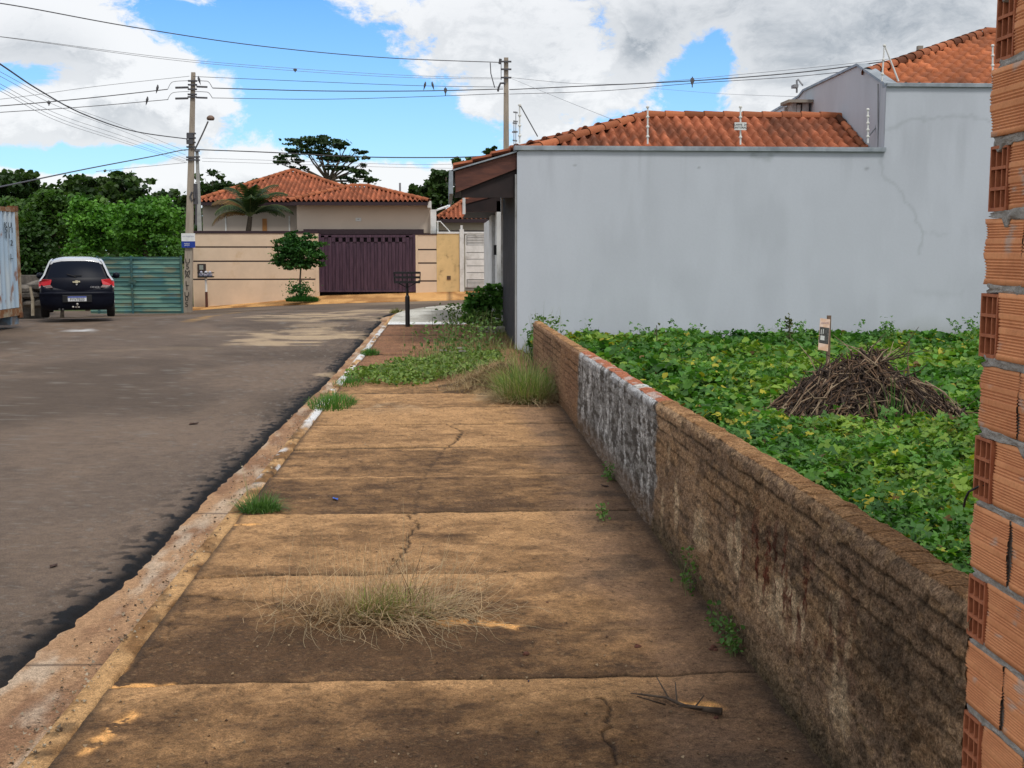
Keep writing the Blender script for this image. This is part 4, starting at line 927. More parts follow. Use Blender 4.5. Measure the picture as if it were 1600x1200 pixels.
RU = pmat('rusty_blue', srgb(150, 140, 120), srgb(120, 78, 44), 5, .85, .003, 60, thr=(.35, .6)); RU2 = pmat('rust', srgb(120, 76, 44), srgb(74, 48, 32), 8, .9, .003, 60)
mb = MB(); mb.box(cx - .14, cx + .01, cy1 - .17, cy1, cz0 - .02, cz1 + .02); mb.build('corner_post', RU, ct, bevel=.01); mb = MB(); mb.box(cx - .14, cx + .01, cy0, cy0 + .15, cz0 - .02, cz1 + .02); mb.build('corner_post', RU, ct, bevel=.01)
mb = MB()
for y in (cy0, cy1 - .18):
    for z in (cz0 - .06, cz1 - .08): mb = MB(); mb.box(cx - .17, cx + .02, y - .005, y + .185, z, z + .12); mb.build('corner_casting', RU2, ct, bevel=.008)
mb = MB(); mb.box(cx - .08, cx + .005, cy0 + .16, cy1 - .18, cz1 - .1, cz1); mb.box(cx - .1, cx + .005, cy0 + .16, cy1 - .18, cz0, cz0 + .17); mb.build('side_rail', RU, ct)
mb = MB(); mb.box(cx - 2.44, cx - .05, cy0 + .02, cy1 - .02, cz0 + .02, cz1 - .01); mb.box(cx - .4, cx - .05, cy1 - .6, cy1 - .1, 0, cz0); mb.box(cx - .4, cx - .05, cy0 + .2, cy0 + .7, 0, cz0)
mb.build('container_body', pmat('container_blue', srgb(120, 150, 175), srgb(130, 110, 90), 3, .8), ct)
py = WX  # (unused alias)
tm = pmat('stencil', (.03, .04, .05)); tx = G(11, 389, 0) if False else None
for (px, pyy, s_) in ((11.5, 352, 'KU'), (13.5, 360, '511'), (11.5, 369, '11'), (17.5, 380, '2'), (17.5, 401, 'L')):
    d = ray(px, pyy); Y = cx / (d.x / d.y); z = W(px, pyy, Y).z
    text('stencilled_mark', s_, .17, tm, ct, (cx + .012, Y, z), ROT_X, extrude=.001, sx=2.2)

# ------------------------------------------------------------------ poles, lamp, plate
def conc_pole(name, px_b, Y, zb, zt, wb, wt, label, px_t=None, lean=0):
    xb = WX(px_b, Y); t = thing(name, (xb, Y, zb), label, 'utility pole')
    mb = MB(); h = zt - zb
    def ring(z, w_): return [(xb + a * w_ / 2 + lean * (z - zb) / h, Y + b * w_ * .35, z) for a, b in ((-1, -1), (1, -1), (1, 1), (-1, 1))]
    r0, r1 = ring(zb, wb), ring(zt, wt); mb.add(r0 + r1, [(0, 3, 2, 1), (4, 5, 6, 7), (0, 1, 5, 4), (1, 2, 6, 5), (2, 3, 7, 6), (3, 0, 4, 7)])
    return t, mb, xb
ypA = 46.5; pa, mb, xa = conc_pole('utility_pole', 290, ypA, -.78, WZ(113, ypA, 300), .34, .15, 'tall concrete pole with lettering and street name plate beside green gate', lean=.5)
shaft = mb.build('shaft', M['pole_conc'], pa, bevel=.01)
zA = lambda py: WZ(py, ypA, 300)
def xA(py): return xa + .5 * (zA(py) + .78) / (zA(113) + .78)
lt = pmat('pole_lettering', (.035, .03, .028))
for s_, py_ in (('U', 408), ('5', 417), ('M', 426), ('A', 430.5), ('L', 443), ('I', 450), ('U', 460), ('0', 467), ('5', 476)):
    text('letter', s_, .26, lt, pa, (xA(py_) - .02, ypA - .125, zA(py_)), ROT_F, extrude=.002, sx=1.1)
p0, p1 = W(284, 387, ypA - .16), W(304.5, 364.5, ypA - .16); zm = WZ(377, ypA - .16, 295)
mb = MB(); mb.box(p0.x, p1.x, ypA - .17, ypA - .15, zm, p1.z); plt = mb.build('street_name_plate', M['white'], pa)
mb = MB(); mb.box(p0.x, p1.x, ypA - .172, ypA - .15, p0.z, zm - .001); mb.build('blue_band', pmat('sign_blue', (.01, .04, .28)), plt)
text('plate_writing', 'RUA PROJETADA', .075, pmat('sign_grey', (.3, .3, .42)), plt, ((p0.x + p1.x) / 2, ypA - .173, (zm + p1.z) / 2 + .03), ROT_F, extrude=.001, sx=.75)
text('band_writing', 'BAIRRO\nJARDIM', .06, M['white'], plt, ((p0.x + p1.x) / 2 - .05, ypA - .175, (zm + p0.z) / 2), ROT_F, extrude=.001)
mb = MB()      # brackets and insulators
for py_ in (127, 133, 140, 148, 152, 209, 216, 223, 230, 246, 250):
    mb.box(xA(py_) - .17, xA(py_) + .17, ypA - .13, ypA - .06, zA(py_) - .03, zA(py_) + .03); mb.build('bracket', M['wire'], pa); mb = MB()
for py_ in (135, 152):
    mb.tube([(xA(py_) - .15, ypA - .1, zA(py_) - .05), W(274, py_ + 2, ypA - .1)], .04, 6); mb.build('insulator_arm', M['wire'], pa); mb = MB(); mb.tube([(xA(py_) + .15, ypA - .1, zA(py_) - .02), W(324, py_ + 1, ypA - .1)], .035, 6); mb.build('insulator_arm', M['wire'], pa); mb = MB()
for z in (213, 222): mb = MB(); mb.box(xA(z) - .16, xA(z) + .08, ypA - .2, ypA - .11, zA(z) - .09, zA(z) + .09); mb.build('clamp', M['wire'], pa)
mb = MB(); mb.box(WX(303, ypA), WX(310, ypA), ypA - .05, ypA + .2, WZ(320, ypA), WZ(288, ypA)); mb.tube([W(306.5, 320, ypA), W(306, 352, ypA)], .04, 8)
mb.tube([W(300, 300, ypA - .1), W(297, 307, ypA - .1), W(300, 314, ypA - .1), W(304, 310, ypA - .1), W(303, 299, ypA - .1)], .035, 6); mb.build('cable_box', M['wire'], pa)
st = thing('street_lamp', (xA(235) + .1, ypA - .05, zA(237)), 'street lamp with rusty oval head on a slanting arm of the pole', 'street lamp')
mb = MB(); mb.tube([W(304, 235, ypA - .1), W(317, 208, ypA - .6), W(325, 190, ypA - .9)], .03, 8); mb.build('arm', M['wirelight'], st)
c0 = W(329, 184, ypA - 1.0); mb = MB(); mb.lathe(c0 + Vector((0, 0, -.1)), [(.02, -.0), (.12, .01), (.15, .06), (.14, .12), (.07, .18), (.02, .19)], 14); mb.build('lamp_head', pmat('lamp_rust', (.2, .13, .1), (.12, .08, .06), 8), st, smooth=True)

a2_ = 51.2; pb, mb, xb2 = conc_pole('service_pole', 313.5, a2_, -.8, WZ(237, a2_, 313), .24, .12, 'shorter slim service pole just behind the cream wall', lean=-.03)
mb.build('shaft', pmat('pale_pole', (.36, .36, .34), (.26, .26, .25), 4), pb)
mb = MB()
for py_ in (238, 247, 252): mb = MB(); mb.box(xb2 - .2, xb2 + .1, a2_ - .12, a2_ - .05, WZ(py_, a2_) - .03, WZ(py_, a2_) + .03); mb.build('bracket', M['wire'], pb)
yB = 47.4; pc, mb, xB = conc_pole('utility_pole', 791, yB, -.1, WZ(90, yB, 790), .3, .17, 'tall concrete pole rising behind the brown eave of the grey house')
mb.build('shaft', M['pole_conc'], pc, bevel=.01)
zB = lambda py: WZ(py, yB, 791)
mb = MB()
for py_ in (97, 109, 122): mb.box(xB - .22, xB + .2, yB - .16, yB - .09, zB(py_) - .03, zB(py_) + .03); mb.build('bracket', M['wire'], pc); mb = MB()
mb.tube([W(790, 130, yB - .1), W(782, 130, yB - .1), W(779, 137, yB - .1), W(778, 143, yB - .1)], .04, 6); mb.tube([W(782, 92, yB - .1), W(781, 100, yB - .1)], .06, 8)
mb.tube([W(766, 98, yB - .1), W(767, 115, yB - .1), W(773, 137, yB - .1)], .02, 5); mb.tube([W(783, 98, yB - .1), W(783, 125, yB - .1)], .014, 5)
mb.build('line_hardware', M['wire'], pc)

def wire(pts, r, label, mat='wire', cat='overhead wire', group=None, name='overhead_wire', sub=10):
    P = [W(*p) for p in pts]; out = []; r = r * .72
    for i in range(len(P) - 1):
        a = P[max(i - 1, 0)]; b = P[i]; c = P[i + 1]; d = P[min(i + 2, len(P) - 1)]
        for k in range(sub):
            t = k / sub; out.append(.5 * ((2 * b) + (c - a) * t + (2 * a - 5 * b + 4 * c - d) * t * t + (3 * b - a - 3 * c + d) * t ** 3))
    out.append(P[-1]); mb = MB(); o = P[0].copy(); mb.tube(out, r, 5, cap=False)
    return tag(mb.build(name, M[mat], at=o, smooth=True), label, cat, group)
A_ = 46.4; Bq = 47.3
gw = 'bare wires fanning down to the lettered pole'
wire([(-150, -8, 30), (0, 5, 33), (200, 41, 37), (400, 71, 41), (600, 90, 44.5), (783, 97.5, Bq)], .022, 'thick topmost cable from upper left corner to the pole behind the eave')
wire([(-150, 45, 33), (0, 57, 35), (300, 94, 40), (600, 116, 44), (784, 122, Bq)], .010, 'thin upper wire of the close pair reaching the pole behind the eave', 'wirelight')
wire([(-150, 44, 33.2), (0, 57.5, 35.2), (300, 97, 40), (600, 119.5, 44), (784, 123.5, Bq)], .010, 'thin lower wire of the close pair reaching the pole behind the eave', 'wirelight')
wire([(-200, 172, 43), (0, 155, 44), (150, 135, 45.5), (296, 119, A_)], .012, 'highest thin wire running left from the top of the lettered pole', 'wirelight')
wire([(-200, 178, 43), (0, 165.5, 44), (130, 154, 45.5), (262, 139.5, A_)], .024, 'thicker covered line running left from the lettered pole, birds on it')
wire([(-200, 188, 43), (0, 175.5, 44), (130, 167, 45.5), (263, 155.5, A_)], .018, 'lower covered line running left from the lettered pole below the thicker one')
wire([(-120, 22, 22), (0, 100, 26), (60, 140, 30), (130, 178, 35), (210, 205, 41), (292, 217, A_)], .026, 'heavy sagging cable dropping from the left edge to the lettered pole')
wire([(-150, 320, 20), (0, 292, 27), (140, 263, 37), (240, 244, 43), (283, 235, A_), (300, 234, A_)], .026, 'heavy cable rising gently from the tree tops to the lettered pole')
for i, (ya, ye, lb) in enumerate(((112, 236, 'first and highest'), (119, 242, 'second'), (131, 248, 'third'), (137, 252, 'fourth'), (142, 254, 'fifth and lowest'))):
    wire([(-120, ya - 62, 22), (0, ya, 26), (90, ya + 47, 32), (190, 196 + (ye - 236) * 1.1 + i * 1.5, 40), (290, ye, A_)], .0075, lb + ' of five thin wires fanning from the left edge to the pole', 'wirelight', group=gw)
wire([(150, 268, 40), (230, 260, 44), (292, 254, A_)], .012, 'short slack wire just under the heavy cable left of the pole', 'wirelight')
wire([(302, 119.5, A_), (500, 128, A_), (660, 134, 47), (786, 136, Bq)], .014, 'thin top wire strung between the two tall poles')
wire([(332, 137.5, A_), (500, 142, A_), (660, 142, 47), (786, 139, Bq)], .026, 'thick covered line strung between the two tall poles')
wire([(332, 153, A_), (500, 155, A_), (660, 151, 47), (790, 146, Bq)], .016, 'lowest of the three lines strung between the tops of the two tall poles')
for (y0_, y1_, lb) in ((126, 137.5, 'upper'), (143, 153.5, 'lower')):
    wire([(303, y0_, A_ - .1), (318, y0_ + .5, A_ - .1), (326, y0_ + 2, A_ - .1), (332, y1_, A_ - .1)], .016, lb + ' jumper loop on the right of the lettered pole')
    wire([(262, y1_ + 2, A_ - .1), (267, y0_ + 4, A_ - .1), (275, y0_ + 1, A_ - .1), (296, y0_, A_ - .1)], .013, lb + ' jumper loop on the left of the lettered pole')
wire([(302, 233.5, A_), (420, 238, 45), (560, 245, 43), (700, 246, 42), (775, 243, 41)], .028, 'heavy low cable from the lettered pole to behind the brown eave')
wire([(316, 247, 51), (500, 253, 51), (640, 257, 50), (730, 256, 49)], .010, 'upper faint wire of the pair below the heavy low cable', 'wirelight')
wire([(316, 252, 51), (500, 258, 51), (640, 262, 50), (722, 263, 49)], .010, 'lower faint wire of the pair below the heavy low cable', 'wirelight')
wire([(796, 121, Bq), (900, 130.5, 44), (1000, 130, 42), (1150, 117, 38), (1357, 96, 34), (1640, 60, 30)], .010, 'top thin wire of the bundle crossing above the grey house roof', 'wirelight')
wire([(796, 140, Bq), (900, 135, 44), (1085, 126, 40), (1250, 113, 36), (1400, 94, 33), (1640, 66, 30)], .024, 'thick middle line of the bundle crossing above the grey house roof')
wire([(796, 147, Bq), (940, 142, 44), (1085, 130, 40), (1250, 119, 36), (1400, 102, 33), (1640, 74, 30)], .014, 'lowest line of the bundle crossing above the grey house roof')
wire([(800, 123, Bq), (870, 152, 40), (965, 190, 30)], .008, 'thin drop wire slanting down to the tiled ridge', 'wirelight')
wire([(1010, 137, 45), (1120, 146, 36), (1243, 151, 25)], .006, 'very thin wire leading to the roof antenna', 'wirelight')
def spacer(px, py, Y, h, label):
    q = W(px, py, Y); mb = MB(); mb.prism([(q.x - .05, Y, q.z + h * .4), (q.x + .05, Y, q.z + h * .4), (q.x + .07, Y, q.z), (q.x + .02, Y, q.z - h * .6), (q.x - .02, Y, q.z - h * .6), (q.x - .07, Y, q.z)], (0, .05, 0))
    mb.tube([(q.x, Y + .02, q.z + h * .6), (q.x, Y + .02, q.z - h)], .018, 6); tag(mb.build('cable_spacer', M['wire'], at=q), label, 'cable spacer')
spacer(696, 141, 47, .2, 'dark cable spacer hanging beside two birds'); spacer(1082, 126, 40, .22, 'dark cable spacer against blue sky above the roof'); spacer(76, 160, 45, .12, 'small spacer on the covered line near the left edge'); spacer(461, 109, 42, .08, 'small spacer on the thin pair of wires')
def bird(px, py, Y, face, label):
    q = W(px, py, Y); mb = MB()
    prof = [(-.16, .006, .0), (-.1, .02, .01), (-.05, .035, .03), (0, .048, .06), (.035, .045, .1), (.05, .03, .13), (.06, .032, .155), (.08, .026, .17), (.1, .006, .165)]
    mb.tube([q + Vector((0.35 * a * face, 0, z + (a * .9 if a < 0 else 0))) for a, r, z in prof], [r for a, r, z in prof], 8)
    o = mb.build('bird', M['wire'], at=q, smooth=True); tag(o, label, 'bird', 'small birds perched on wires')
bird(246, 140, 46.2, 1, 'small dark bird on the thicker line left of the pole'); bird(230, 158.5, 46, 1, 'small dark bird on the lower line left of the pole'); bird(311, 126.5, A_ - .1, -1, 'small bird perched on the jumper just right of the pole')
bird(664, 135, 47, 1, 'left bird of the pair perched near the dark spacer'); bird(676, 135, 47, -1, 'right bird of the pair perched near the dark spacer')
# ------------------------------------------------------------------ litter baskets on posts
def basket(loc, label, h=1.21, dark=True, bags=False):
    x, y, z = loc; t = thing('litter_basket', loc, label, 'litter basket', None)
    mb = MB()
    if dark:
        mb.tube([(x, y, z - .05), (x, y, z + .66)], .052, 12); mb.tube([(x, y, z + .661), (x, y, z + .70)], [.052, .03], 12); mb.tube([(x, y, z + .70), (x, y, z + 1.0)], .028, 10); mb.build('post', M['black'], t)
        mb = MB(); w_, d_ = .275, .17
        for zz in (.98, 1.085, 1.185):
            for s_ in (-1, 1):
                mb.box(x - w_, x + w_, y + s_ * d_ - .006, y + s_ * d_ + .006, z + zz - .02, z + zz + .02); mb.box(x + s_ * w_ - .006, x + s_ * w_ + .006, y - d_ + .007, y + d_ - .007, z + zz - .019, z + zz + .019)
        for i in range(3):
            for s_ in (-1, 1): xx = x - .1 + i * .1; mb.box(xx - .008, xx + .008, y + s_ * (d_ - .014) - .005, y + s_ * (d_ - .014) + .005, z + .98, z + 1.18)
        for s_ in (-1, 1):
            for k in (-1, 1): mb.tube([(x + s_ * w_, y + k * d_, z + .98), (x + s_ * (w_ + .01), y + k * d_, z + 1.2)], .008, 5); mb.tube([(x, y, z + .86), (x + s_ * w_ * .8, y + k * d_ * .9, z + .98)], .009, 5)
        for i in range(5): mb.box(x - w_ + .02, x + w_ - .02, y - .14 + i * .07 - .006, y - .14 + i * .07 + .006, z + .968, z + .98)
        mb.build('wire_basket', M['black'], t)
    else:
        mb = MB(); mb.tube([(x, y, z - .05), (x, y, z + .58)], .055, 10); mb.build('post_foot', pmat('brown_paint', (.09, .03, .02)), t)
        mb = MB(); mb.tube([(x, y, z + .581), (x, y, z + 1.18)], .05, 10); mb.build('post', M['white'], t)
        mb = MB(); w_, d_ = .3, .18
        for zz in (1.2, 1.36):
            for s_ in (-1, 1):
                mb.box(x - w_, x + w_, y + s_ * d_ - .008, y + s_ * d_ + .008, z + zz - .02, z + zz + .02); mb.box(x + s_ * w_ - .008, x + s_ * w_ + .008, y - d_ + .01, y + d_ - .01, z + zz - .019, z + zz + .019)
        mb.box(x - w_, x + w_, y - d_, y + d_, z + 1.17, z + 1.18); mb.build('wire_basket', M['black'], t)
    return t
q = G(637, 511, 0); basket((q.x, q.y, 0), 'empty black metal litter basket on a post at the far end of the footpath')
q = W(323, 478, 49.2); lb = basket((q.x, q.y, q.z), 'litter basket on a white and brown post before the cream wall', dark=False)
mb = MB()
for (dx, r) in ((-.17, .1), (0.02, .12), (.18, .1)):
    mb.lathe((q.x + dx, q.y - .05, q.z + 1.19), [(.3 * r, 0), (r, .04), (r * 1.05, .12), (r * .6, .2), (r * .15, .25)], 10)
tag(mb.build('rubbish_bags', pmat('bag_plastic', (.6, .6, .62), (.25, .25, .4), 9, .4), at=q + Vector((0, 0, 1.19)), smooth=True), 'white and grey rubbish bags heaped in the white and brown litter basket', 'rubbish bags')

# ------------------------------------------------------------------ black hatchback seen from behind
def car():
    cpt = G(123, 495, .0); root = thing('parked_car', (cpt.x, cpt.y, 0), 'black hatchback parked at the left kerb seen from behind', 'car')
    # built locally: +y forward, rear bumper at y=-.75 (rear axle at y=0); rotated afterwards
    paint = pmat('black_paint', (.006, .008, .016), (.005, .006, .013), rough=.4, spec=.12, coat=.0)
    m, b, out = new_mat('rear_glass'); p = b.n('ShaderNodeBsdfPrincipled', ins={'Base Color': (.008, .011, .02, 1), 'Roughness': .3, 'Specular IOR Level': .03}); b.t.links.new(p.outputs[0], out.inputs[0]); glass = m
    sky_sheen = pmat('roof_sky_sheen', (.5, .52, .55), (.42, .44, .47), 2, .25, coat=.6, spec=.5)
    #         y     zb   w_low w_mid  zsh  zbelt w_belt wroof  ztop
    S = [(-.74, .30, .60, .76, .62, .70, .74, .70, .72), (-.66, .24, .74, .84, .66, .74, .83, .79, .78), (-.58, .22, .78, .86, .68, .96, .80, .74, .98), (-.50, .22, .80, .865, .70, .97, .81, .70, 1.05),
         (-.32, .22, .80, .87, .70, .97, .82, .60, 1.40), (-.22, .22, .80, .87, .70, .97, .82, .565, 1.452), (.1, .22, .80, .875, .70, .96, .83, .56, 1.478), (.7, .22, .80, .875, .70, .95, .835, .565, 1.49), (1.3, .22, .80, .875, .7, .94, .835, .565, 1.47),
         (1.75, .22, .8, .87, .7, .93, .83, .55, 1.40), (2.35, .22, .8, .865, .7, .92, .82, .66, 1.05), (2.6, .22, .8, .86, .7, .9, .8, .7, .95), (3.0, .24, .78, .84, .68, .84, .77, .66, .87), (3.25, .28, .7, .74, .6, .7, .66, .58, .72)]
    mb = MB(); ring = []
    for (y, zb, wl, wm, zs, zbt, wb, wr, zt) in S:
        zr = zt - (.035 if zt > 1.2 else .01)
        h = [(0, zb), (wl * .92, zb), (wl, zb + .06), (wm, (zb + zs) / 2 + .05), (wm, zs), (wb + .012, zbt - .02), (wb, zbt), ((wb + wr) / 2 + (.02 if zt > 1.2 else 0), (zbt + zr) / 2 + .0), (wr + .025, zr - .03 if zt > 1.2 else zr - .003), (wr - .03, zr + .012), (wr * .5, zt - .003), (0, zt)]
        ring.append([(x, y, z) for x, z in h] + [(-x, y, z) for x, z in h[-2:0:-1]])
    n = len(ring[0]); vs = [v for r in ring for v in r]; fs = []
    for i in range(len(ring) - 1):
        for j in range(n): fs.append((i * n + j, i * n + (j + 1) % n, (i + 1) * n + (j + 1) % n, (i + 1) * n + j))
    fs += [list(range(n))[::-1], [(len(ring) - 1) * n + j for j in range(n)]]
    mb.add(vs, fs); body = mb.build('body', paint, root, smooth=True, local=True)
    sb = body.modifiers.new('s', 'SUBSURF'); sb.levels = 2; sb.render_levels = 2
    def loc(mb, name, mat, parent=root, **k): return mb.build(name, mat, parent, local=True, **k)
    # roof and pillars framing the rear window: bright sky reflection put into the colour
    mb = MB()
    for s_ in (-1, 1):
        a = [(-.63, .86, .93), (-.56, .775, 1.05), (-.42, .70, 1.24), (-.29, .635, 1.39), (-.2, .58, 1.455)]
        for (p_, q_) in zip(a[:-1], a[1:]):
            mb.add([(s_ * p_[1], p_[0], p_[2]), (s_ * q_[1], q_[0], q_[2]), (s_ * (q_[1] - .045), q_[0] - .035, q_[2] + .01), (s_ * (p_[1] - .045), p_[0] - .035, p_[2]), (s_ * (p_[1] + .01), p_[0] + .25, p_[2]), (s_ * (q_[1] + .01), q_[0] + .25, q_[2])], [(0, 1, 2, 3), (0, 1, 5, 4)])
    xs = np.linspace(-.60, .60, 13); prev = None
    rows = [(-.345, 1.405), (-.33, 1.445), (-.25, 1.475), (-.1, 1.489), (.3, 1.505), (1.0, 1.51), (1.5, 1.475)]
    vv = [(x * (1 if k else 1.0), y, z - .09 * (abs(x) / .6) ** 4) for k, (y, z) in enumerate(rows) for x in xs]
    mb.add(vv, [(i * 13 + j, i * 13 + j + 1, (i + 1) * 13 + j + 1, (i + 1) * 13 + j) for i in range(len(rows) - 1) for j in range(12)])
    loc(mb, 'roof_panel', sky_sheen, smooth=True)
    # rear window following the hatch, bowed
    mb = MB(); rows = [(-.655, 1.00, .665), (-.60, 1.10, .645), (-.53, 1.21, .60), (-.45, 1.32, .56), (-.375, 1.40, .51)]
    vv = [(t * w_, y + .07 * t * t, z) for (y, z, w_) in rows for t in np.linspace(-1, 1, 11)]
    mb.add(vv, [(i * 11 + j, i * 11 + j + 1, (i + 1) * 11 + j + 1, (i + 1) * 11 + j) for i in range(4) for j in range(10)]); win = loc(mb, 'rear_window', glass, smooth=True)
    mb = MB(); mb.tube([(0, -.675, 1.0), (-.1, -.665, 1.05), (-.22, -.645, 1.085)], .012, 6); mb.tube([(-.05, -.665, 1.05), (.12, -.66, 1.06)], .01, 6); loc(mb, 'wiper', M['black'], win)
    # hatch skin, bumper and lamps
    mb = MB(); rows = [(-.735, .665, .70), (-.745, .74, .70), (-.735, .84, .69), (-.71, .94, .68), (-.67, 1.0, .67)]
    vv = [(t * w_, y + .09 * t * t, z) for (y, z, w_) in rows for t in np.linspace(-1, 1, 11)]
    mb.add(vv, [(i * 11 + j, i * 11 + j + 1, (i + 1) * 11 + j + 1, (i + 1) * 11 + j) for i in range(4) for j in range(10)]); loc(mb, 'tailgate', paint, smooth=True)
    mb = MB(); rows = [(-.70, .21, .76), (-.76, .28, .82), (-.79, .38, .855), (-.80, .50, .87), (-.80, .585, .87), (-.815, .61, .87), (-.80, .645, .86), (-.75, .665, .85)]
    vv = [(t * w_, y + .16 * abs(t) ** 4, z) for (y, z, w_) in rows for t in np.linspace(-1, 1, 21)]
    mb.add(vv, [(i * 21 + j, i * 21 + j + 1, (i + 1) * 21 + j + 1, (i + 1) * 21 + j) for i in range(7) for j in range(20)]); bum = loc(mb, 'rear_bumper', paint, smooth=True)
    mb = MB(); mb.box(-.34, .34, -.822, -.80, .40, .58); loc(mb, 'plate_recess', M['black'], bum, bevel=.012)
    for s_, nm in ((-1, 'tail_lamp'), (1, 'tail_lamp')):
        m, b, out = new_mat('tail_lamp_red' if s_ < 0 else 'tail_lamp_red2'); p = b.n('ShaderNodeBsdfPrincipled', ins={'Base Color': (.62, .02, .03, 1), 'Roughness': .15, 'Coat Weight': 1.0}); b.t.links.new(p.outputs[0], out.inputs[0])
        P4 = [(.875, -.60, .78), (.875, -.57, .90), (.80, -.66, .97), (.57, -.745, .95), (.60, -.755, .83)]
        mb = MB(); mb.prism([(s_ * a, y + .0, z) for a, y, z in P4], (0, .09, 0)); tl = loc(mb, nm, m, bevel=.012)
        mb = MB(); mb.prism([(s_ * a, y - .002, z) for a, y, z in [(.872, -.605, .745), (.873, -.605, .785), (.60, -.76, .825), (.55, -.755, .755)]], (0, .08, 0)); loc(mb, 'clear_lens', pmat('clear_lens' + nm, (.62, .5, .5), (.5, .35, .35), 30, .2, coat=1), tl, bevel=.008)
    mb = MB(); mb.box(-.215, .215, -.835, -.823, .425, .545); pl = loc(mb, 'number_plate', pmat('plate_white', (.66, .68, .7)))
    mb = MB(); mb.box(-.213, .213, -.838, -.836, .515, .543); loc(mb, 'plate_band', pmat('plate_blue', (.03, .07, .4)), pl)
    text('plate_characters', 'FYV7B20', .095, M['black'], pl, Vector((0, -.84, .468)) + root.location, ROT_F, extrude=.001, sx=.95)
    mb = MB(); g_ = [(-.085, -.022), (-.03, -.022), (-.024, -.034), (.034, -.034), (.026, -.0 - .012), (.085, -.012), (.074, .022), (.03, .022), (.024, .034), (-.034, .034), (-.026, .012), (-.095, .012)]
    mb.prism([(x, -.765, .9 + z) for x, z in g_], (0, .03, 0)); loc(mb, 'emblem', pmat('emblem_gold', (.65, .6, .42), rough=.3, metal=.3))
    text('model_lettering', 'ONIX', .06, pmat('chrome', (.7, .7, .72), rough=.25, metal=.8), root, Vector((.42, -.76, .765)) + root.location, ROT_F, extrude=.004, sx=1.4)
    mb = MB(); mb.lathe((0, -.76, .835), [(.02, 0), (.022, .02)], 10, 'Y'); loc(mb, 'tailgate_lock', pmat('chrome2', (.6, .6, .6), rough=.3, metal=.8))
    mb = MB(); mb.tube([(.0, -.72, .28), (0, -.86, .28), (0, -.9, .33)], .018, 8); mb.lathe((0, -.9, .33), [(.005, -.0), (.025, .012), (.03, .03), (.022, .05), (.004, .058)], 10); mb.box(-.05, .05, -.84, -.82, .27, .3); mb.lathe((-.1, -.84, .27), [(.02, 0), (.03, .015), (.02, .04)], 10)
    loc(mb, 'tow_hitch', pmat('worn_steel', (.5, .48, .45), rough=.45, metal=.6))
    mb = MB(); mb.tube([(-.42, -.4, .24), (-.42, -.77, .23)], .024, 10); mb.tube([(-.34, -.4, .24), (-.34, -.77, .23)], .024, 10); loc(mb, 'exhaust', pmat('exhaust', (.1, .1, .1), metal=.6))
    wh = None; ty = pmat('tyre', (.012, .012, .013), (.02, .019, .018), 20, .9)
    for (sx, yy) in ((-1, 0), (1, 0), (-1, 2.53), (1, 2.53)):
        e = MB(); xw = sx * .775; e.lathe((xw - .1, yy, .3), [(.2, 0), (.285, .004), (.302, .03), (.305, .1), (.302, .165), (.285, .19), (.2, .195)], 28, 'X'); wh = loc(e, 'wheel', ty, smooth=False)
        e = MB(); e.lathe((xw - .008 + sx * .09, yy, .3), [(.19, 0), (.19, .015)], 20, 'X'); loc(e, 'rim', pmat('rim', (.4, .4, .42), rough=.35, metal=.7), wh)
    for s_ in (-1, 1):
        mb = MB(); mb.lathe((s_ * .95, 1.75, 1.0), [(.02, -.09), (.07, -.06), (.085, 0), (.07, .06), (.02, .09)], 12, 'X'); mb.box(s_ * .8 - .08, s_ * .8 + .08, 1.74, 1.78, .95, .99); loc(mb, 'door_mirror', paint, smooth=True)
    mb = MB(); mb.box(-.68, .68, -.6, 3.0, .2, .3); loc(mb, 'underbody', M['black'])
    for s_ in (-1, 1):
        mb = MB(); mb.poly([(s_ * .79, -.15, 1.0), (s_ * .615, -.05, 1.40), (s_ * .615, 1.55, 1.40), (s_ * .80, 2.2, 1.0)]); mb.poly([(s_ * .80, -.15, 1.0), (s_ * .625, -.05, 1.40), (s_ * .625, 1.55, 1.40), (s_ * .81, 2.2, 1.0)][::-1]); loc(mb, 'side_windows', glass)
    root.rotation_euler = (0, 0, math.atan2(-cpt.x, cpt.y) * .93); return root
car()

# ------------------------------------------------------------------ foliage builders
def rot_rand(n, rs, up=0.0):
    """random orthonormal frames (a, b, nrm); up in 0..1 pulls the normal upward"""
    nr = rs.normal(size=(n, 3)); nr /= np.linalg.norm(nr, axis=1, keepdims=True); nr[:, 2] = np.where(up > 0, np.abs(nr[:, 2]), nr[:, 2]); nr[:, 2] += up * 2; nr /= np.linalg.norm(nr, axis=1, keepdims=True)
    h = rs.normal(size=(n, 3)); a = np.cross(nr, h); a /= np.linalg.norm(a, axis=1, keepdims=True); b = np.cross(nr, a); return a, b, nr
def leaves(P, size, rs, up=0.0, w=.42, fold=.15):
    """folded six-vertex leaves; returns V (n*6,3), F"""
    n = len(P); a, b, nr = rot_rand(n, rs, up); s = np.asarray(size).reshape(-1, 1) * np.ones((n, 1))
    lay = [(0, 0, 0), (.3, -w, fold), (.75, -w * .75, fold * .7), (1.1, 0, 0), (.75, w * .75, fold * .7), (.3, w, fold)]
    V = np.stack([P + s * (a * (x - .5) + b * y + nr * z) for x, y, z in lay], 1).reshape(-1, 3)
    i = np.arange(n)[:, None] * 6; return V, np.concatenate([i + np.array([[0, 1, 2, 3]]), i + np.array([[0, 3, 4, 5]])], 0)
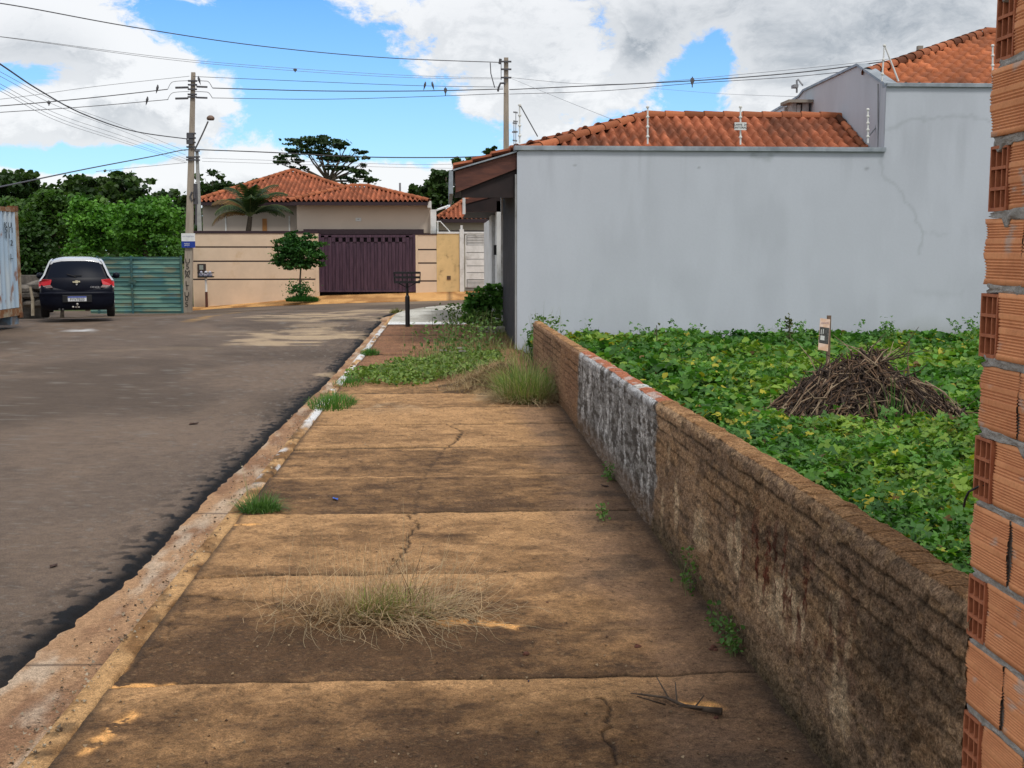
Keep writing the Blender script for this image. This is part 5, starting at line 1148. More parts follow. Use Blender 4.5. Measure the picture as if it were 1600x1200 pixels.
def leaves3(P, size, rs, up=0.3, w=.3):
    n = len(P); a, b, nr = rot_rand(n, rs, up); s = np.asarray(size).reshape(-1, 1); lay = [(.05, 0, 0), (.3, -w, .05), (.62, -w * .9, .02), (1.0, 0, -.08), (.62, w * .9, .02), (.3, w, .05)]; Vs = []
    for k, (an, sc) in enumerate(((0, 1.0), (1.5, .85), (-1.5, .85))):
        ca, sa = math.cos(an), math.sin(an); a2, b2 = a * ca + b * sa, -a * sa + b * ca
        Vs.append(np.stack([P + s * sc * (a2 * x + b2 * y + nr * z) for x, y, z in lay], 1))
    V = np.concatenate(Vs, 1).reshape(-1, 3); i = np.arange(n * 3)[:, None] * 6; return V, np.concatenate([i + np.array([[0, 1, 2, 3]]), i + np.array([[0, 3, 4, 5]])], 0)
def leafobj(name, P, size, rs, cols, parent, up=0.0, w=.42, mat='leaf', at=None):
    V, Fc = leaves(P, size, rs, up, w); return np_mesh(name, V, Fc, M[mat], parent, np.repeat(cols, 6, axis=0), at=at)
def palette(n, rs, c1, c2, k=.25):
    t = rs.rand(n, 1); return (np.array(c1) * (1 - t) + np.array(c2) * t) * (1 + rs.uniform(-k, k, (n, 1)))
def clump_pts(blobs, n, rs, shell=.55):
    """blobs: (centre, radii); leaves gathered in small bunches near the surfaces"""
    vol = np.array([r[0] * r[1] + r[1] * r[2] + r[0] * r[2] for c, r in blobs]) ** 1.0; vol /= vol.sum()
    out, bid = [], []
    for (c, r), f in zip(blobs, vol):
        m = max(6, int(n * f)); nb_ = max(3, m // 28)
        d = rs.normal(size=(nb_, 3)); d /= np.linalg.norm(d, axis=1, keepdims=True); rad = 1 - shell * rs.rand(nb_, 1) ** 1.6
        cc = np.array(c) + d * rad * np.array(r); k = rs.randint(0, nb_, m)
        g = rs.normal(size=(m, 3)) * np.array(r) * .12 * (1 + rs.rand(m, 1)); g[:, 2] *= .7
        out.append(cc[k] + g); bid.append(k + len(bid) * 1000)
    return np.concatenate(out), np.concatenate(bid)
def tree(name, cat, label, base, trunk_h, blobs, n, size, c1, c2, seed, tr=.2, up=0.15, group=None, limbs=True, bark='bark'):
    rs = np.random.RandomState(seed); t = thing(name, base, label, cat, group); b = Vector(base)
    P, bid = clump_pts(blobs, n, rs)
    ct = rs.rand(bid.max() + 1, 1)[bid]; col = (np.array(c1) * (1 - ct) + np.array(c2) * ct) * (1 + rs.uniform(-.25, .25, (len(P), 1)))
    leafobj('crown', P, size * rs.uniform(.7, 1.3, len(P)), rs, col, t, up)
    mb = MB(); top = b + Vector((rs.uniform(-.1, .1) * trunk_h, 0, trunk_h)); mid = b.lerp(top, .5) + Vector((rs.uniform(-.05, .05) * trunk_h, 0, 0))
    mb.tube([b - Vector((0, 0, .2)), mid, top], [tr, tr * .75, tr * .55], 8)
    if limbs:
        for c, r in blobs:
            c = Vector(c); m_ = top.lerp(c, .5) + Vector((rs.uniform(-.1, .1), rs.uniform(-.1, .1), -.06 * (c - top).length)); mb.tube([top - Vector((0, 0, tr)), m_, c], [tr * .45, tr * .28, tr * .1], 6)
            for _ in range(3): mb.tube([m_.lerp(c, .4), c + Vector((rs.uniform(-.7, .7) * r[0], rs.uniform(-.7, .7) * r[1], rs.uniform(-.2, .6) * r[2]))], [tr * .14, tr * .04], 4)
    mb.build('trunk', M[bark], t, smooth=True); return t
def blobpx(lst, Y, depth=1.0, rs=None):
    """list of (px, py, rx px, ry px[, dY]) -> blobs at distance Y"""
    out = []
    for e in lst:
        yy = Y + (e[4] if len(e) > 4 else 0); c = W(e[0], e[1], yy); k = yy / 1837.0; out.append(((c.x, c.y, c.z), (e[2] * k, e[2] * k * depth, e[3] * k)))
    return out
def autoblobs(px, pyt, w_, pyb, Y, rs, n=9):
    """a rounded crown filled with overlapping lobes between pixel rows pyt and pyb"""
    out = []
    for i in range(n):
        a = rs.uniform(-1, 1); h = rs.uniform(0, 1) ** .8; hw = math.sqrt(max(.1, 1 - (1 - 2 * abs(h - .35)) ** 2 * 0 - (h * .75) ** 2)); r = w_ * rs.uniform(.2, .3)
        y = pyb + (pyt + r * .6 - pyb) * h; out.append((px + a * (w_ * .5 - r * .6) * hw, y, r, r * .72, rs.uniform(-1, 1) * w_ * .3 * Y / 1837))
    out.append((px, (pyt + pyb) / 2 + 4, w_ * .4, (pyb - pyt) * .36)); return out
TD1, TD2 = (.022, .052, .016), (.06, .11, .028)
TM1, TM2 = (.035, .09, .018), (.085, .17, .032)
TB1, TB2 = (.06, .18, .025), (.13, .30, .04)
TR = [  # name, cat, label, px, top, width, bottom, Y, n, leaf size, c1, c2, seed
    ('dark dome-shaped forest tree at the left edge of the picture', 22, 257, 100, 330, 120, 2600, .55, TD1, TD2),
    ('dark forest tree with a low rounded crown in the dip between two domes', 88, 288, 80, 335, 118, 2000, .55, TD1, TD2),
    ('dark spreading forest tree, left half of the wide dome above the car', 142, 276, 84, 330, 115, 2300, .5, TD1, TD2),
    ('dark spreading forest tree, highest of the wide dome left of the tall pole', 196, 270, 96, 325, 112, 2600, .5, TD1, TD2),
    ('dark forest tree sloping down towards the lettered pole', 248, 297, 80, 345, 108, 2000, .5, TD1, TD2),
    ('mid green tree standing behind the shipping container', 26, 296, 110, 400, 80, 4200, .3, TM1, TM2),
    ('mid green tree above the car roof to the left of the bright tree', 88, 300, 110, 400, 76, 4800, .28, TM1, TM2),
    ('mid green tree filling the gap behind the bright one', 146, 298, 90, 392, 74, 3600, .28, TM1, TM2),
    ('bright green leafy tree, left of the bright pair over the green gate', 156, 306, 110, 396, 58, 8000, .16, TB1, TB2),
    ('bright green leafy tree, right of the bright pair next to the lettered pole', 226, 304, 120, 392, 56, 8500, .16, TB1, TB2),
    ('dark green bushy tree between the container and the car', 58, 352, 78, 470, 46, 6000, .15, (.016, .045, .01), (.04, .09, .018)),
    ('dull green shrub just left of the black car roof', 92, 400, 56, 480, 43, 2400, .13, (.014, .04, .01), (.04, .08, .016)),
    ('low yellowish green shrub peeping over the left end of the green gate', 132, 388, 70, 425, 50, 1800, .13, (.05, .12, .02), (.1, .19, .03)),
    ('low bright shrub peeping over the middle of the green gate', 196, 392, 70, 425, 49, 1800, .13, (.04, .12, .02), (.09, .2, .03)),
    ('leafy shrub over the right end of the green gate by the pole', 262, 368, 60, 425, 49.5, 2400, .14, (.03, .1, .016), (.08, .19, .03)),
    ('dark tree rising behind the left roof of the cream house', 340, 270, 84, 340, 75, 1900, .3, TD1, TD2),
    ('dark tree just right of the short service pole', 290, 296, 50, 345, 72, 1200, .28, TD1, TD2),
    ('olive tree crown behind the palm', 398, 272, 80, 330, 78, 1700, .28, TD1, (.06, .1, .03)),
    ('dark tree between the garage roof and the brown eave', 688, 262, 64, 330, 70, 3000, .26, TD1, TD2),
    ('dark tree with its crown cut by the brown eave', 660, 286, 44, 335, 74, 1400, .26, TD1, TD2),
    ('dark tree right behind the eave corner', 730, 246, 60, 320, 66, 1900, .24, TD1, TD2),
]
for i, (lb, px, pt, w_, pb, Y, n, sz, c1, c2) in enumerate(TR):
    rs = np.random.RandomState(40 + i); low = lb.find('shrub') >= 0
    if i in (15, 17, 3): n = int(n * .8)
    b = W(px, 389, Y); gz = Tz(b.x, Y) - .28; bl = blobpx(autoblobs(px, pt, w_, pb, Y, rs, 9 if not low else 6), Y, .9)
    hgt = max(.4, WZ(pb, Y) - gz)
    tree('shrub' if low else 'forest_tree', 'shrub' if low else 'tree', lb, (b.x, Y, gz), hgt * .95, bl, n, sz, c1, c2, 60 + i, tr=.28 if Y > 60 else .1, group='shrubs over the green gate' if (low and Y > 48) else ('woodland trees behind the street' if not low else None))
# hazy far wood line to close the horizon
rs = np.random.RandomState(3)
n = 16000; X = rs.uniform(-330, 330, n); Y = 230 + rs.uniform(-12, 12, n); hh = 6 + 5 * fbm(X * .05, X * 0, 4, 3); Z = -1 + hh * rs.rand(n) ** .7
V, Fc = leaves(np.stack([X, Y, Z], 1), 2.2, rs); tag(np_mesh('far_wood', V, Fc, M['leaf'], None, np.repeat(palette(n, rs, TD1, TD2), 6, 0)), 'distant dark wood closing the horizon behind the houses', 'wood', kind='stuff')

# tall umbrella-crowned tree behind the cream house
bl = blobpx([(470, 222, 26, 6), (495, 217, 24, 5), (515, 222, 26, 6), (540, 230, 22, 6), (556, 237, 14, 5), (480, 236, 30, 6), (455, 250, 22, 7), (440, 256, 14, 6), (468, 262, 14, 6), (500, 245, 30, 6), (530, 250, 26, 6), (556, 248, 20, 6), (520, 262, 22, 6),
              (555, 268, 20, 8), (568, 280, 18, 10), (545, 284, 16, 8), (490, 230, 20, 6), (566, 256, 10, 5)], 84, .8)
b = W(500, 389, 84); tree('umbrella_tree', 'tree', 'tall thin tree with layered see-through crown behind the red roofs', (b.x, 84, -.9), WZ(268, 84) + .4, bl, 3600, .22, (.02, .045, .02), (.05, .09, .03), 201, tr=.2)
bl = blobpx([(762, 236, 8, 4), (772, 232, 8, 4), (768, 240, 14, 4)], 72); tree('slender_tree', 'tree', 'slender treetop showing over the brown eave beside the pole', (W(768, 389, 72).x, 72, -.5), WZ(244, 72), bl, 380, .2, TD1, TD2, 202, tr=.1)
mb = MB(); q = W(625, 290, 60); mb.tube([(q.x, 60, 0), (q.x, 60, WZ(286, 60))], .05, 6); tag(mb.build('roof_mast', M['wirelight'], at=(q.x, 60, 0)), 'thin mast poking up above the garage roof', 'mast')

# small round street tree and its tuft
b = W(470, 459, 46.6); bl = blobpx([(466, 378, 22, 10), (444, 384, 20, 9), (488, 386, 20, 10), (430, 388, 9, 6), (500, 398, 12, 8), (450, 400, 24, 10), (480, 402, 24, 10), (466, 392, 30, 14), (440, 410, 14, 6), (495, 412, 12, 6), (465, 414, 24, 7), (456, 368, 12, 6), (480, 370, 12, 6)], 46.6, .9)
tree('street_tree', 'tree', 'small round-crowned street tree on a thin stem before the purple gate', (b.x, 46.6, b.z - .1), WZ(412, 46.6) - b.z, bl, 9000, .09, (.015, .07, .014), (.06, .17, .035), 210, tr=.05)
# palm
pb_ = W(388, 362, 51.6); pt = thing('palm_tree', (pb_.x, 51.6, -.8), 'young palm with arching fronds behind the cream wall', 'palm'); mb = MB(); top = W(391, 338, 51.6)
mb.tube([(pb_.x, 51.6, -.8), pb_, top], [.14, .12, .10], 10); mb.build('trunk', M['bark'], pt)
rs = np.random.RandomState(77)
for i in range(17):
    a = i * 2.4 + .3; el_ = rs.uniform(1.0, 1.55) if i % 4 else rs.uniform(.4, .8); L = rs.uniform(1.8, 2.3); d = Vector((math.cos(a), math.sin(a) * .8, 0)); pts = [top]
    for k in range(1, 9):
        e = el_ - 1.5 * (k / 8) ** 1.5; pts.append(pts[-1] + (d * math.cos(e) + Vector((0, 0, math.sin(e)))) * L / 8)
    LV, LF = [], []; nb = 0; side = d.cross(Vector((0, 0, 1))).normalized()
    for k in range(1, 8):
        for m_ in range(3):
            p = pts[k].lerp(pts[k + 1], m_ / 3); tdir = (pts[k + 1] - pts[k]).normalized(); ll = .42 * math.sin(math.pi * min(.95, (k + m_ / 3) / 8.3)) + .08
            for s_ in (-1, 1):
                q = p + side * s_ * ll * .75 + tdir * ll * .45 - Vector((0, 0, ll * .45)); wv = tdir * .045
                LV += [tuple(p - wv), tuple(p + wv), tuple(q + wv * .3), tuple(q - wv * .3)]; LF.append((nb, nb + 1, nb + 2, nb + 3)); nb += 4
    brown = i in (4, 9); cc = palette(nb // 4, rs, (.035, .06, .02) if not brown else (.2, .11, .04), (.02, .045, .015) if not brown else (.12, .07, .03)); o = np_mesh('frond', LV, LF, M['leaf'], pt, np.repeat(cc, 4, 0))
    mb = MB(); mb.tube(pts, [.03 * (1 - k / 9) + .006 for k in range(9)], 5); mb.build('midrib', pmat('midrib%d' % i, (.12, .15, .05)) if i == 0 else bpy.data.materials['midrib0'], o)

# ------------------------------------------------------------------ blades of grass
def blades(P, H, lean, rs, w=.006, seg=4, droop=.6, spread=None):
    n = len(P); a = rs.uniform(0, 2 * math.pi, n) if spread is None else spread
    d = np.stack([np.cos(a), np.sin(a), np.zeros(n)], 1); sd = np.stack([-np.sin(a + rs.uniform(-1.2, 1.2, n)), np.cos(a), np.zeros(n)], 1); sd /= np.linalg.norm(sd, axis=1, keepdims=True)
    H = np.asarray(H).reshape(-1, 1) * np.ones((n, 1)); le = np.asarray(lean).reshape(-1, 1) * np.ones((n, 1)); V = []
    for k in range(seg + 1):
        t = k / seg; c = P + d * H * le * (t ** 1.6) + np.array([0, 0, 1]) * H * (t - droop * le * .5 * t ** 2.2); ww = w * (1 - t * .85)
        V += [c - sd * ww, c + sd * ww]
    V = np.stack(V, 1).reshape(-1, 3); m = 2 * (seg + 1); i = np.arange(n)[:, None] * m
    Fc = np.concatenate([i + np.array([[2 * k, 2 * k + 1, 2 * k + 3, 2 * k + 2]]) for k in range(seg)], 0); return V, Fc, m
def tuft(name, cat, label, c, n, r, h, c1, c2, seed, lean=.7, w=.004, ry=None, group=None, mat='leaf', seg=4, parent=None, kind=None, hvar=.5):
    rs = np.random.RandomState(seed); rr = np.sqrt(rs.rand(n)) * r; a = rs.uniform(0, 2 * math.pi, n); ry = ry or r
    P = np.stack([c[0] + rr * np.cos(a), c[1] + rr * np.sin(a) * ry / r, np.full(n, c[2])], 1); P[:, 2] += rs.uniform(-.01, 0, n)
    ex = rr / r; V, Fc, m = blades(P, h * rs.uniform(1 - hvar, 1.15, n) * (1.1 - .55 * ex), lean * rs.uniform(.1, 1.2, n) * (.35 + 1.2 * ex), rs, w, seg, spread=a + rs.normal(0, .7, n), droop=.9)
    o = np_mesh(name, V, Fc, M[mat], parent, np.repeat(palette(n, rs, c1, c2), m, 0), at=None if parent else tuple(c))
    return tag(o, label, cat, group, kind)
GR1, GR2 = (.045, .13, .02), (.12, .26, .05); DRY1, DRY2 = (.32, .24, .13), (.5, .4, .24)
q = G(408, 796); tuft('grass_tuft', 'grass tuft', 'bright green grass tuft growing on the kerb nearest the camera', (q.x, q.y - .05, 0), 420, .13, .19, (.05, .13, .03), (.14, .26, .07), 301, 1.0, .0035, ry=.09)
tuft('grass_wisps', 'grass tuft', 'thin pale grass stalks leaning over the gutter beside the bright kerb tuft', (q.x - .08, q.y + .03, 0), 14, .05, .42, (.16, .19, .08), (.3, .28, .14), 302, .6, .0016)
q = G(518, 628); tuft('kerb_grass', 'grass tuft', 'green grass tuft at the kerb beside the white paint, middle distance', (q.x + .03, q.y - .2, 0), 600, .26, .17, GR1, GR2, 303, .9, .005, ry=.6)
q = G(545, 600); tuft('kerb_grass', 'grass tuft', 'wispy grass at the left tip of the creeping weed patch', (q.x, q.y, 0), 200, .2, .16, GR1, GR2, 304, .9, .005, ry=.4)
q = G(578, 553); tuft('kerb_grass', 'grass tuft', 'small round grass tuft on the kerb just beyond the creeping weed patch', (q.x, q.y, 0), 300, .15, .16, (.02, .1, .02), GR2, 305, .9, .006, ry=.3)
q = G(628, 486); tuft('kerb_grass', 'grass tuft', 'little tuft of pale grass where the kerb bends right', (q.x - .15, q.y, -.05), 120, .2, .2, (.12, .14, .05), (.2, .2, .08), 306, .8, .012)
# dry weed bush in the middle of the near slab
q = G(600, 962); db = thing('dry_weed_bush', (q.x, q.y, 0), 'tangled dry straw-coloured weed with a green heart in the near slab joint', 'weed')
rs = np.random.RandomState(310); n = 620
def wiry(c, n, L, rs, w, el=(.15, 1.2), curl=.5, seg=6, rx=.1, ry=.05):
    a = rs.uniform(0, 2 * math.pi, n); e = rs.uniform(el[0], el[1], n); p = np.stack([c[0] + rs.normal(0, rx, n), c[1] + rs.normal(0, ry, n), np.full(n, c[2])], 1); Ls = L * rs.uniform(.4, 1.1, n); V = []
    ax = rs.normal(size=n) * curl; de = rs.normal(size=n) * curl * .8 - .45
    for k in range(seg + 1):
        d = np.stack([np.cos(a) * np.cos(e), np.sin(a) * np.cos(e), np.sin(e)], 1); ww = w * (1 - .6 * k / seg); sd = np.stack([-np.sin(a), np.cos(a), np.full(n, .3)], 1)
        V += [p - sd * ww, p + sd * ww]; p = p + d * (Ls / seg)[:, None]; p[:, 2] = np.maximum(p[:, 2], .004); a = a + ax / seg + rs.normal(size=n) * .25; e = e + de / seg + rs.normal(size=n) * .2
    V = np.stack(V, 1).reshape(-1, 3); m = 2 * (seg + 1); i = np.arange(n)[:, None] * m
    return V, np.concatenate([i + np.array([[2 * k, 2 * k + 1, 2 * k + 3, 2 * k + 2]]) for k in range(seg)], 0), m
V, Fc, m = wiry((q.x, q.y, .0), 850, .46, rs, .0015, el=(.05, .7), curl=1.1, rx=.19, ry=.06); np_mesh('dry_stems', V, Fc, M['dryleaf'], db, np.repeat(palette(850, rs, (.34, .23, .12), (.6, .44, .26)), m, 0))
V, Fc, m = wiry((q.x, q.y, .0), 420, .60, rs, .0012, el=(.02, .5), curl=1.2, rx=.2, ry=.07); np_mesh('fallen_stems', V, Fc, M['dryleaf'], db, np.repeat(palette(420, rs, (.3, .24, .14), (.46, .37, .24)), m, 0))
V, Fc, m = wiry((q.x + .03, q.y, .0), 380, .17, rs, .0022, el=(.25, 1.3), rx=.09, ry=.04); np_mesh('green_heart', V, Fc, M['leaf'], db, np.repeat(palette(380, rs, (.12, .18, .03), (.3, .34, .08)), m, 0))
V, Fc, m = wiry((q.x + .09, q.y, .0), 14, .34, rs, .0022, el=(1.0, 1.5), curl=.2, rx=.05, ry=.03); np_mesh('dark_stalks', V, Fc, M['dryleaf'], db, np.repeat(palette(14, rs, (.08, .05, .03), (.16, .1, .06)), m, 0))

# creeping weed mat across the path, dry heap, tall grass by the wall
rs = np.random.RandomState(320)
def mat_pts(poly_px, n, rs, z=0.0):
    P = [G(*p) for p in poly_px]; xs_ = [p.x for p in P]; ys_ = [p.y for p in P]; out = []
    def inside(x, y):
        c = False; j = len(P) - 1
        for i in range(len(P)):
            if (P[i].y > y) != (P[j].y > y) and x < (P[j].x - P[i].x) * (y - P[i].y) / (P[j].y - P[i].y + 1e-9) + P[i].x: c = not c
            j = i
        return c
    while len(out) < n:
        x, y = rs.uniform(min(xs_), max(xs_)), rs.uniform(min(ys_), max(ys_))
        if inside(x, y): out.append((x, y, z))
    return np.array(out)
n = 4600; P = mat_pts([(536, 588), (570, 600), (610, 606), (650, 604), (700, 592), (760, 578), (790, 570), (780, 556), (720, 556), (660, 566), (600, 575)], n, rs)
P[:, 2] = rs.rand(n) * (.03 + .13 * fbm(P[:, 0] * 3, P[:, 1] * 2, 3, 9)) + .01
cm = thing('creeping_weeds', (P[:, 0].mean(), P[:, 1].mean(), 0), 'mat of creeping green weeds spreading across the footpath', 'weeds')
leafobj('leaves', P, rs.uniform(.025, .055, n), rs, palette(n, rs, (.07, .14, .03), (.24, .34, .08)), cm, .2, .5)
n = 2600; P2 = mat_pts([(570, 590), (620, 598), (700, 594), (790, 590), (870, 580), (870, 528), (800, 520), (720, 535), (640, 560)], n, rs); V, Fc, m = blades(P2, rs.uniform(.06, .36, n) * rs.rand(n) ** .5, rs.uniform(.2, 1.1, n), rs, .005); np_mesh('grass_stems', V, Fc, M['leaf'], cm, np.repeat(palette(n, rs, (.1, .17, .04), (.36, .33, .16)), m, 0))
dm = thing('dry_heap', (G(800, 610).x, G(800, 600).y, 0), 'low heap of earth and dead straw beside the green weed mat', 'heap')
c0 = G(775, 612); xs = np.linspace(-.85, .62, 60); ysh = np.linspace(-.5, 1.5, 50); X, Y = np.meshgrid(xs, ysh, indexing='ij')
H = .3 * np.exp(-((X - .1) / .42) ** 2 - ((Y - .55) / .5) ** 2) + .05 * (fbm(X * 6, Y * 6, 4, 12) - .4); edge_ = np.exp(-((X / .8) ** 4 + ((Y - .5) / .85) ** 4)); H = H * edge_ - .02 * (1 - edge_) - .006
cc = cmix(np.broadcast_to(np.array([.26, .17, .085]), X.shape + (3,)), [.09, .055, .03], sst(.4, .6, fbm(X * 5, Y * 5, 4, 13))); grid_mesh('earth', np.stack([c0.x + X, c0.y + Y, H], -1), M['walk'], dm, cc)
n = 1500; P = np.stack([c0.x + rs.normal(.1, .33, n), c0.y + rs.normal(.25, .28, n), np.zeros(n)], 1); P[:, 0] = np.minimum(P[:, 0], 1.2); P[:, 2] = .02 + .24 * np.exp(-((P[:, 0] - c0.x - .1) / .45) ** 2 - ((P[:, 1] - c0.y - .55) / .5) ** 2)
V, Fc, m = blades(P, rs.uniform(.06, .16, n), rs.uniform(.6, 2.2, n), rs, .004, droop=.5); np_mesh('straw', V, Fc, M['dryleaf'], dm, np.repeat(palette(n, rs, (.2, .14, .07), (.42, .33, .18)), m, 0))
q = G(822, 628); tuft('tall_grass', 'grass clump', 'tall green grass clump against the far end of the low wall', (q.x, q.y + .35, 0), 1500, .32, .6, (.07, .16, .03), (.34, .38, .13), 331, .75, .0042, ry=.6, hvar=.75)
tuft('dry_grass', 'grass clump', 'dry pale grass skirt at the foot of the tall green clump', (q.x + .02, q.y + .12, 0), 1500, .4, .34, DRY1, DRY2, 332, 1.4, .004, ry=.35, mat='dryleaf')
for i, (px, py, h, lb) in enumerate(((735, 545, .5, 'sparse tall weed stalks in the middle of the weed patch'), (700, 553, .4, 'sparse weed stalks left of the middle of the weed patch'), (760, 520, .42, 'weed stalks before the leafy bush'), (850, 560, .6, 'tall weeds between the low wall end and grey wall'))):
    q = G(px, py); rs = np.random.RandomState(340 + i); t = thing('tall_weed', (q.x, q.y, 0), lb, 'weed'); n = 60
    P = np.stack([q.x + rs.normal(0, .3, n), q.y + rs.normal(0, .5, n), np.zeros(n)], 1)
    if i == 3: P[:, 0] = q.x + rs.normal(0, .12, n); P[:, 1] = 18.1 + rs.uniform(-1, 1.4, n)
    V, Fc, m = blades(P, h * rs.uniform(.6, 1.5, n), rs.uniform(.05, .35, n), rs, .004); np_mesh('stalks', V, Fc, M['leaf'], t, np.repeat(palette(n, rs, (.12, .16, .06), (.34, .31, .17)), m, 0))
    n2 = 300; k = rs.randint(0, n, n2); Pl = P[k] + np.stack([rs.normal(0, .05, n2), rs.normal(0, .05, n2), rs.rand(n2) * h * 1.1], 1)
    leafobj('leaves', Pl, rs.uniform(.03, .08, n2), rs, palette(n2, rs, (.05, .12, .03), (.16, .26, .07)), t, .1, .3)
# leafy bush by the gate
rs = np.random.RandomState(350); bl = blobpx([(742, 470, 16, 12), (752, 492, 18, 14), (735, 498, 14, 8), (770, 480, 22, 20), (762, 460, 20, 14), (775, 450, 14, 10), (748, 478, 20, 14), (735, 486, 12, 10), (765, 498, 20, 14), (784, 470, 10, 22)], 25.0, .7)
tree('leafy_bush', 'bush', 'dense dark green bush growing in front of the white gateway', (W(768, 505, 25).x, 25.0, 0), .25, bl, 4200, .085, (.06, .18, .03), (.17, .36, .08), 351, tr=.02, up=.3)
mb = MB(); q = W(768, 515, 24.2); mb.box(q.x - .28, q.x + .33, 24.0, 24.5, 0, .1); tag(mb.build('planter_kerb', M['mortar'], at=(q.x, 24.2, 0), bevel=.01), 'low concrete edging at the foot of the leafy bush', 'edging')
q = G(712, 511); rs = np.random.RandomState(352); t = thing('sprawling_weed', (q.x, q.y, 0), 'thin leafy weed standing on the edge of the pale drive', 'weed'); P = np.stack([q.x + rs.normal(0, .22, 260), q.y + rs.normal(0, .3, 260), rs.rand(260) * .5], 1); leafobj('leaves', P, .06, rs, palette(260, rs, (.06, .12, .03), (.16, .22, .07)), t, .1, .35)
P = np.stack([q.x + rs.normal(0, .2, 24), q.y + rs.normal(0, .2, 24), np.zeros(24)], 1); V, Fc, m = blades(P, rs.uniform(.3, .55, 24), .3, rs, .005); np_mesh('stalks', V, Fc, M['leaf'], t, np.repeat(palette(24, rs, (.1, .15, .05), (.2, .22, .1)), m, 0))
q = W(471, 466, 46); tuft('grass_tuft', 'grass tuft', 'grass growing round the foot of the small street tree', (q.x, 46.2, q.z - .12), 1500, .62, .3, (.015, .08, .015), (.05, .16, .03), 353, .5, .02, ry=.5)
rs = np.random.RandomState(354); bq = W(468, 452, 46.4); P = np.array([bq.x, 46.4, bq.z]) + rs.normal(size=(500, 3)) * np.array([.24, .2, .14]); leafobj('low_shrub', P, .08, rs, palette(500, rs, (.02, .08, .02), (.06, .16, .03)), None, at=tuple(bq)); tag(bpy.context.scene.objects[-1] if False else bpy.data.objects['low_shrub'], 'leafy sprout around the stem of the street tree', 'shrub')
# verge by the container, with stones, post and grass
rs = np.random.RandomState(360); n = 2600; yv = rs.uniform(29.5, 42, n); P = np.stack([-.365 * yv - rs.rand(n) * 4, yv, np.full(n, -.05)], 1); P[:, 2] = T(P[:, 0], P[:, 1]) - .06
V, Fc, m = blades(P, rs.uniform(.05, .25, n), .6, rs, .012); tag(np_mesh('verge_grass', V, Fc, M['leaf'], None, np.repeat(palette(n, rs, (.03, .08, .015), (.09, .16, .04)), m, 0)), 'rough grass on the verge between container and car', 'grass', kind='stuff')
mb = MB(); q0, q1 = W(51, 487, 30.5), W(47, 448, 30.5); mb.tube([q0 - Vector((0, 0, .1)), q0.lerp(q1, .5) + Vector((.03, 0, 0)), q1], [.045, .04, .03], 7); tag(mb.build('wooden_stake', pmat('pale_wood', (.42, .37, .28), (.28, .23, .17), 8), at=q0), 'pale leaning wooden stake between the container and the car', 'stake')
mb = MB(); rs = np.random.RandomState(361)
for i in range(26):
    x, z = rs.uniform(30, 66), rs.uniform(440, 485); p = W(x, z, 34 + rs.rand()); r = rs.uniform(.15, .4); mb.lathe(p, [(r * .5, -r * .4), (r, -r * .2), (r * 1.05, r * .1), (r * .4, r * .4)], 7)
w0 = W(20, 490, 35.2); w1 = W(70, 430, 35.2); mb.box(w0.x, w1.x, 35, 35.4, -.8, w1.z); tag(mb.build('rubble_bank', pmat('rubble', (.16, .14, .12), (.05, .045, .04), 3, .95, .02, 9), at=(w0.x, 35, -.5)), 'dark bank of rubble and soil behind the wooden stake', 'rubble')

# ------------------------------------------------------------------ vacant lot: creeper leaves, brush pile, stake with label
rs = np.random.RandomState(400)
PX, PY = W(1348, 640, 10.7).x, 10.7
def canopy(X, Y): return (.02 + .30 * fbm(X * 1.3, Y * 1.3, 4, 601) + .14 * fbm(X * 4.5, Y * 4.5, 3, 602)) * (1 - .8 * np.exp(-(((X - PX) / .85) ** 4 + ((Y - PY) / .7) ** 4)))
def lot_pts(n, y0, y1):
    Y = y0 + (y1 - y0) * rs.rand(n * 3); X = 1.37 + rs.rand(n * 3) * 12; ok = X < .50 * Y + 1.2; return X[ok][:n], Y[ok][:n]
LV, LF, LC = [], [], []; nb = 0
for (n, y0, y1, sz) in ((14000, 2.8, 6.0, .058), (30000, 5.8, 10.5, .062), (34000, 10.2, 15.5, .07), (26000, 15.2, 19.9, .08)):
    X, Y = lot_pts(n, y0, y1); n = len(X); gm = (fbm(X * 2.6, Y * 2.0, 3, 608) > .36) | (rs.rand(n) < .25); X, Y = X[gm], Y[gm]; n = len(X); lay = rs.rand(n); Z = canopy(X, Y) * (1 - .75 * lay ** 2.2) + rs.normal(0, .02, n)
    s_ = sz * rs.uniform(.45, 1.6, n) * (.8 + .5 * fbm(X * 2, Y * 2, 3, 604)); three = y0 < 10; V, Fc = leaves3(np.stack([X, Y, Z], 1), s_ * .72, rs, .3) if three else leaves(np.stack([X, Y, Z], 1), s_, rs, .28, .46, .16)
    hue = fbm(X * .9 + 3, Y * .9, 4, 603) + rs.normal(0, .09, n); c = cmix(np.broadcast_to(np.array([.04, .125, .022]), (n, 3)), [.09, .23, .035], sst(.3, .55, hue)); c = cmix(c, [.22, .32, .045], sst(.55, .7, hue) * .8)
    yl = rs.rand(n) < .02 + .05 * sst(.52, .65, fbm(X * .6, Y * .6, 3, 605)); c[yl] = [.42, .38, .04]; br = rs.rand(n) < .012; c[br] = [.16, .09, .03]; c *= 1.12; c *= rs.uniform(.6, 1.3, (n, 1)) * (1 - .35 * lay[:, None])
    LV.append(V); LF.append(Fc + nb); LC.append(np.repeat(c, 18 if three else 6, 0)); nb += len(V)
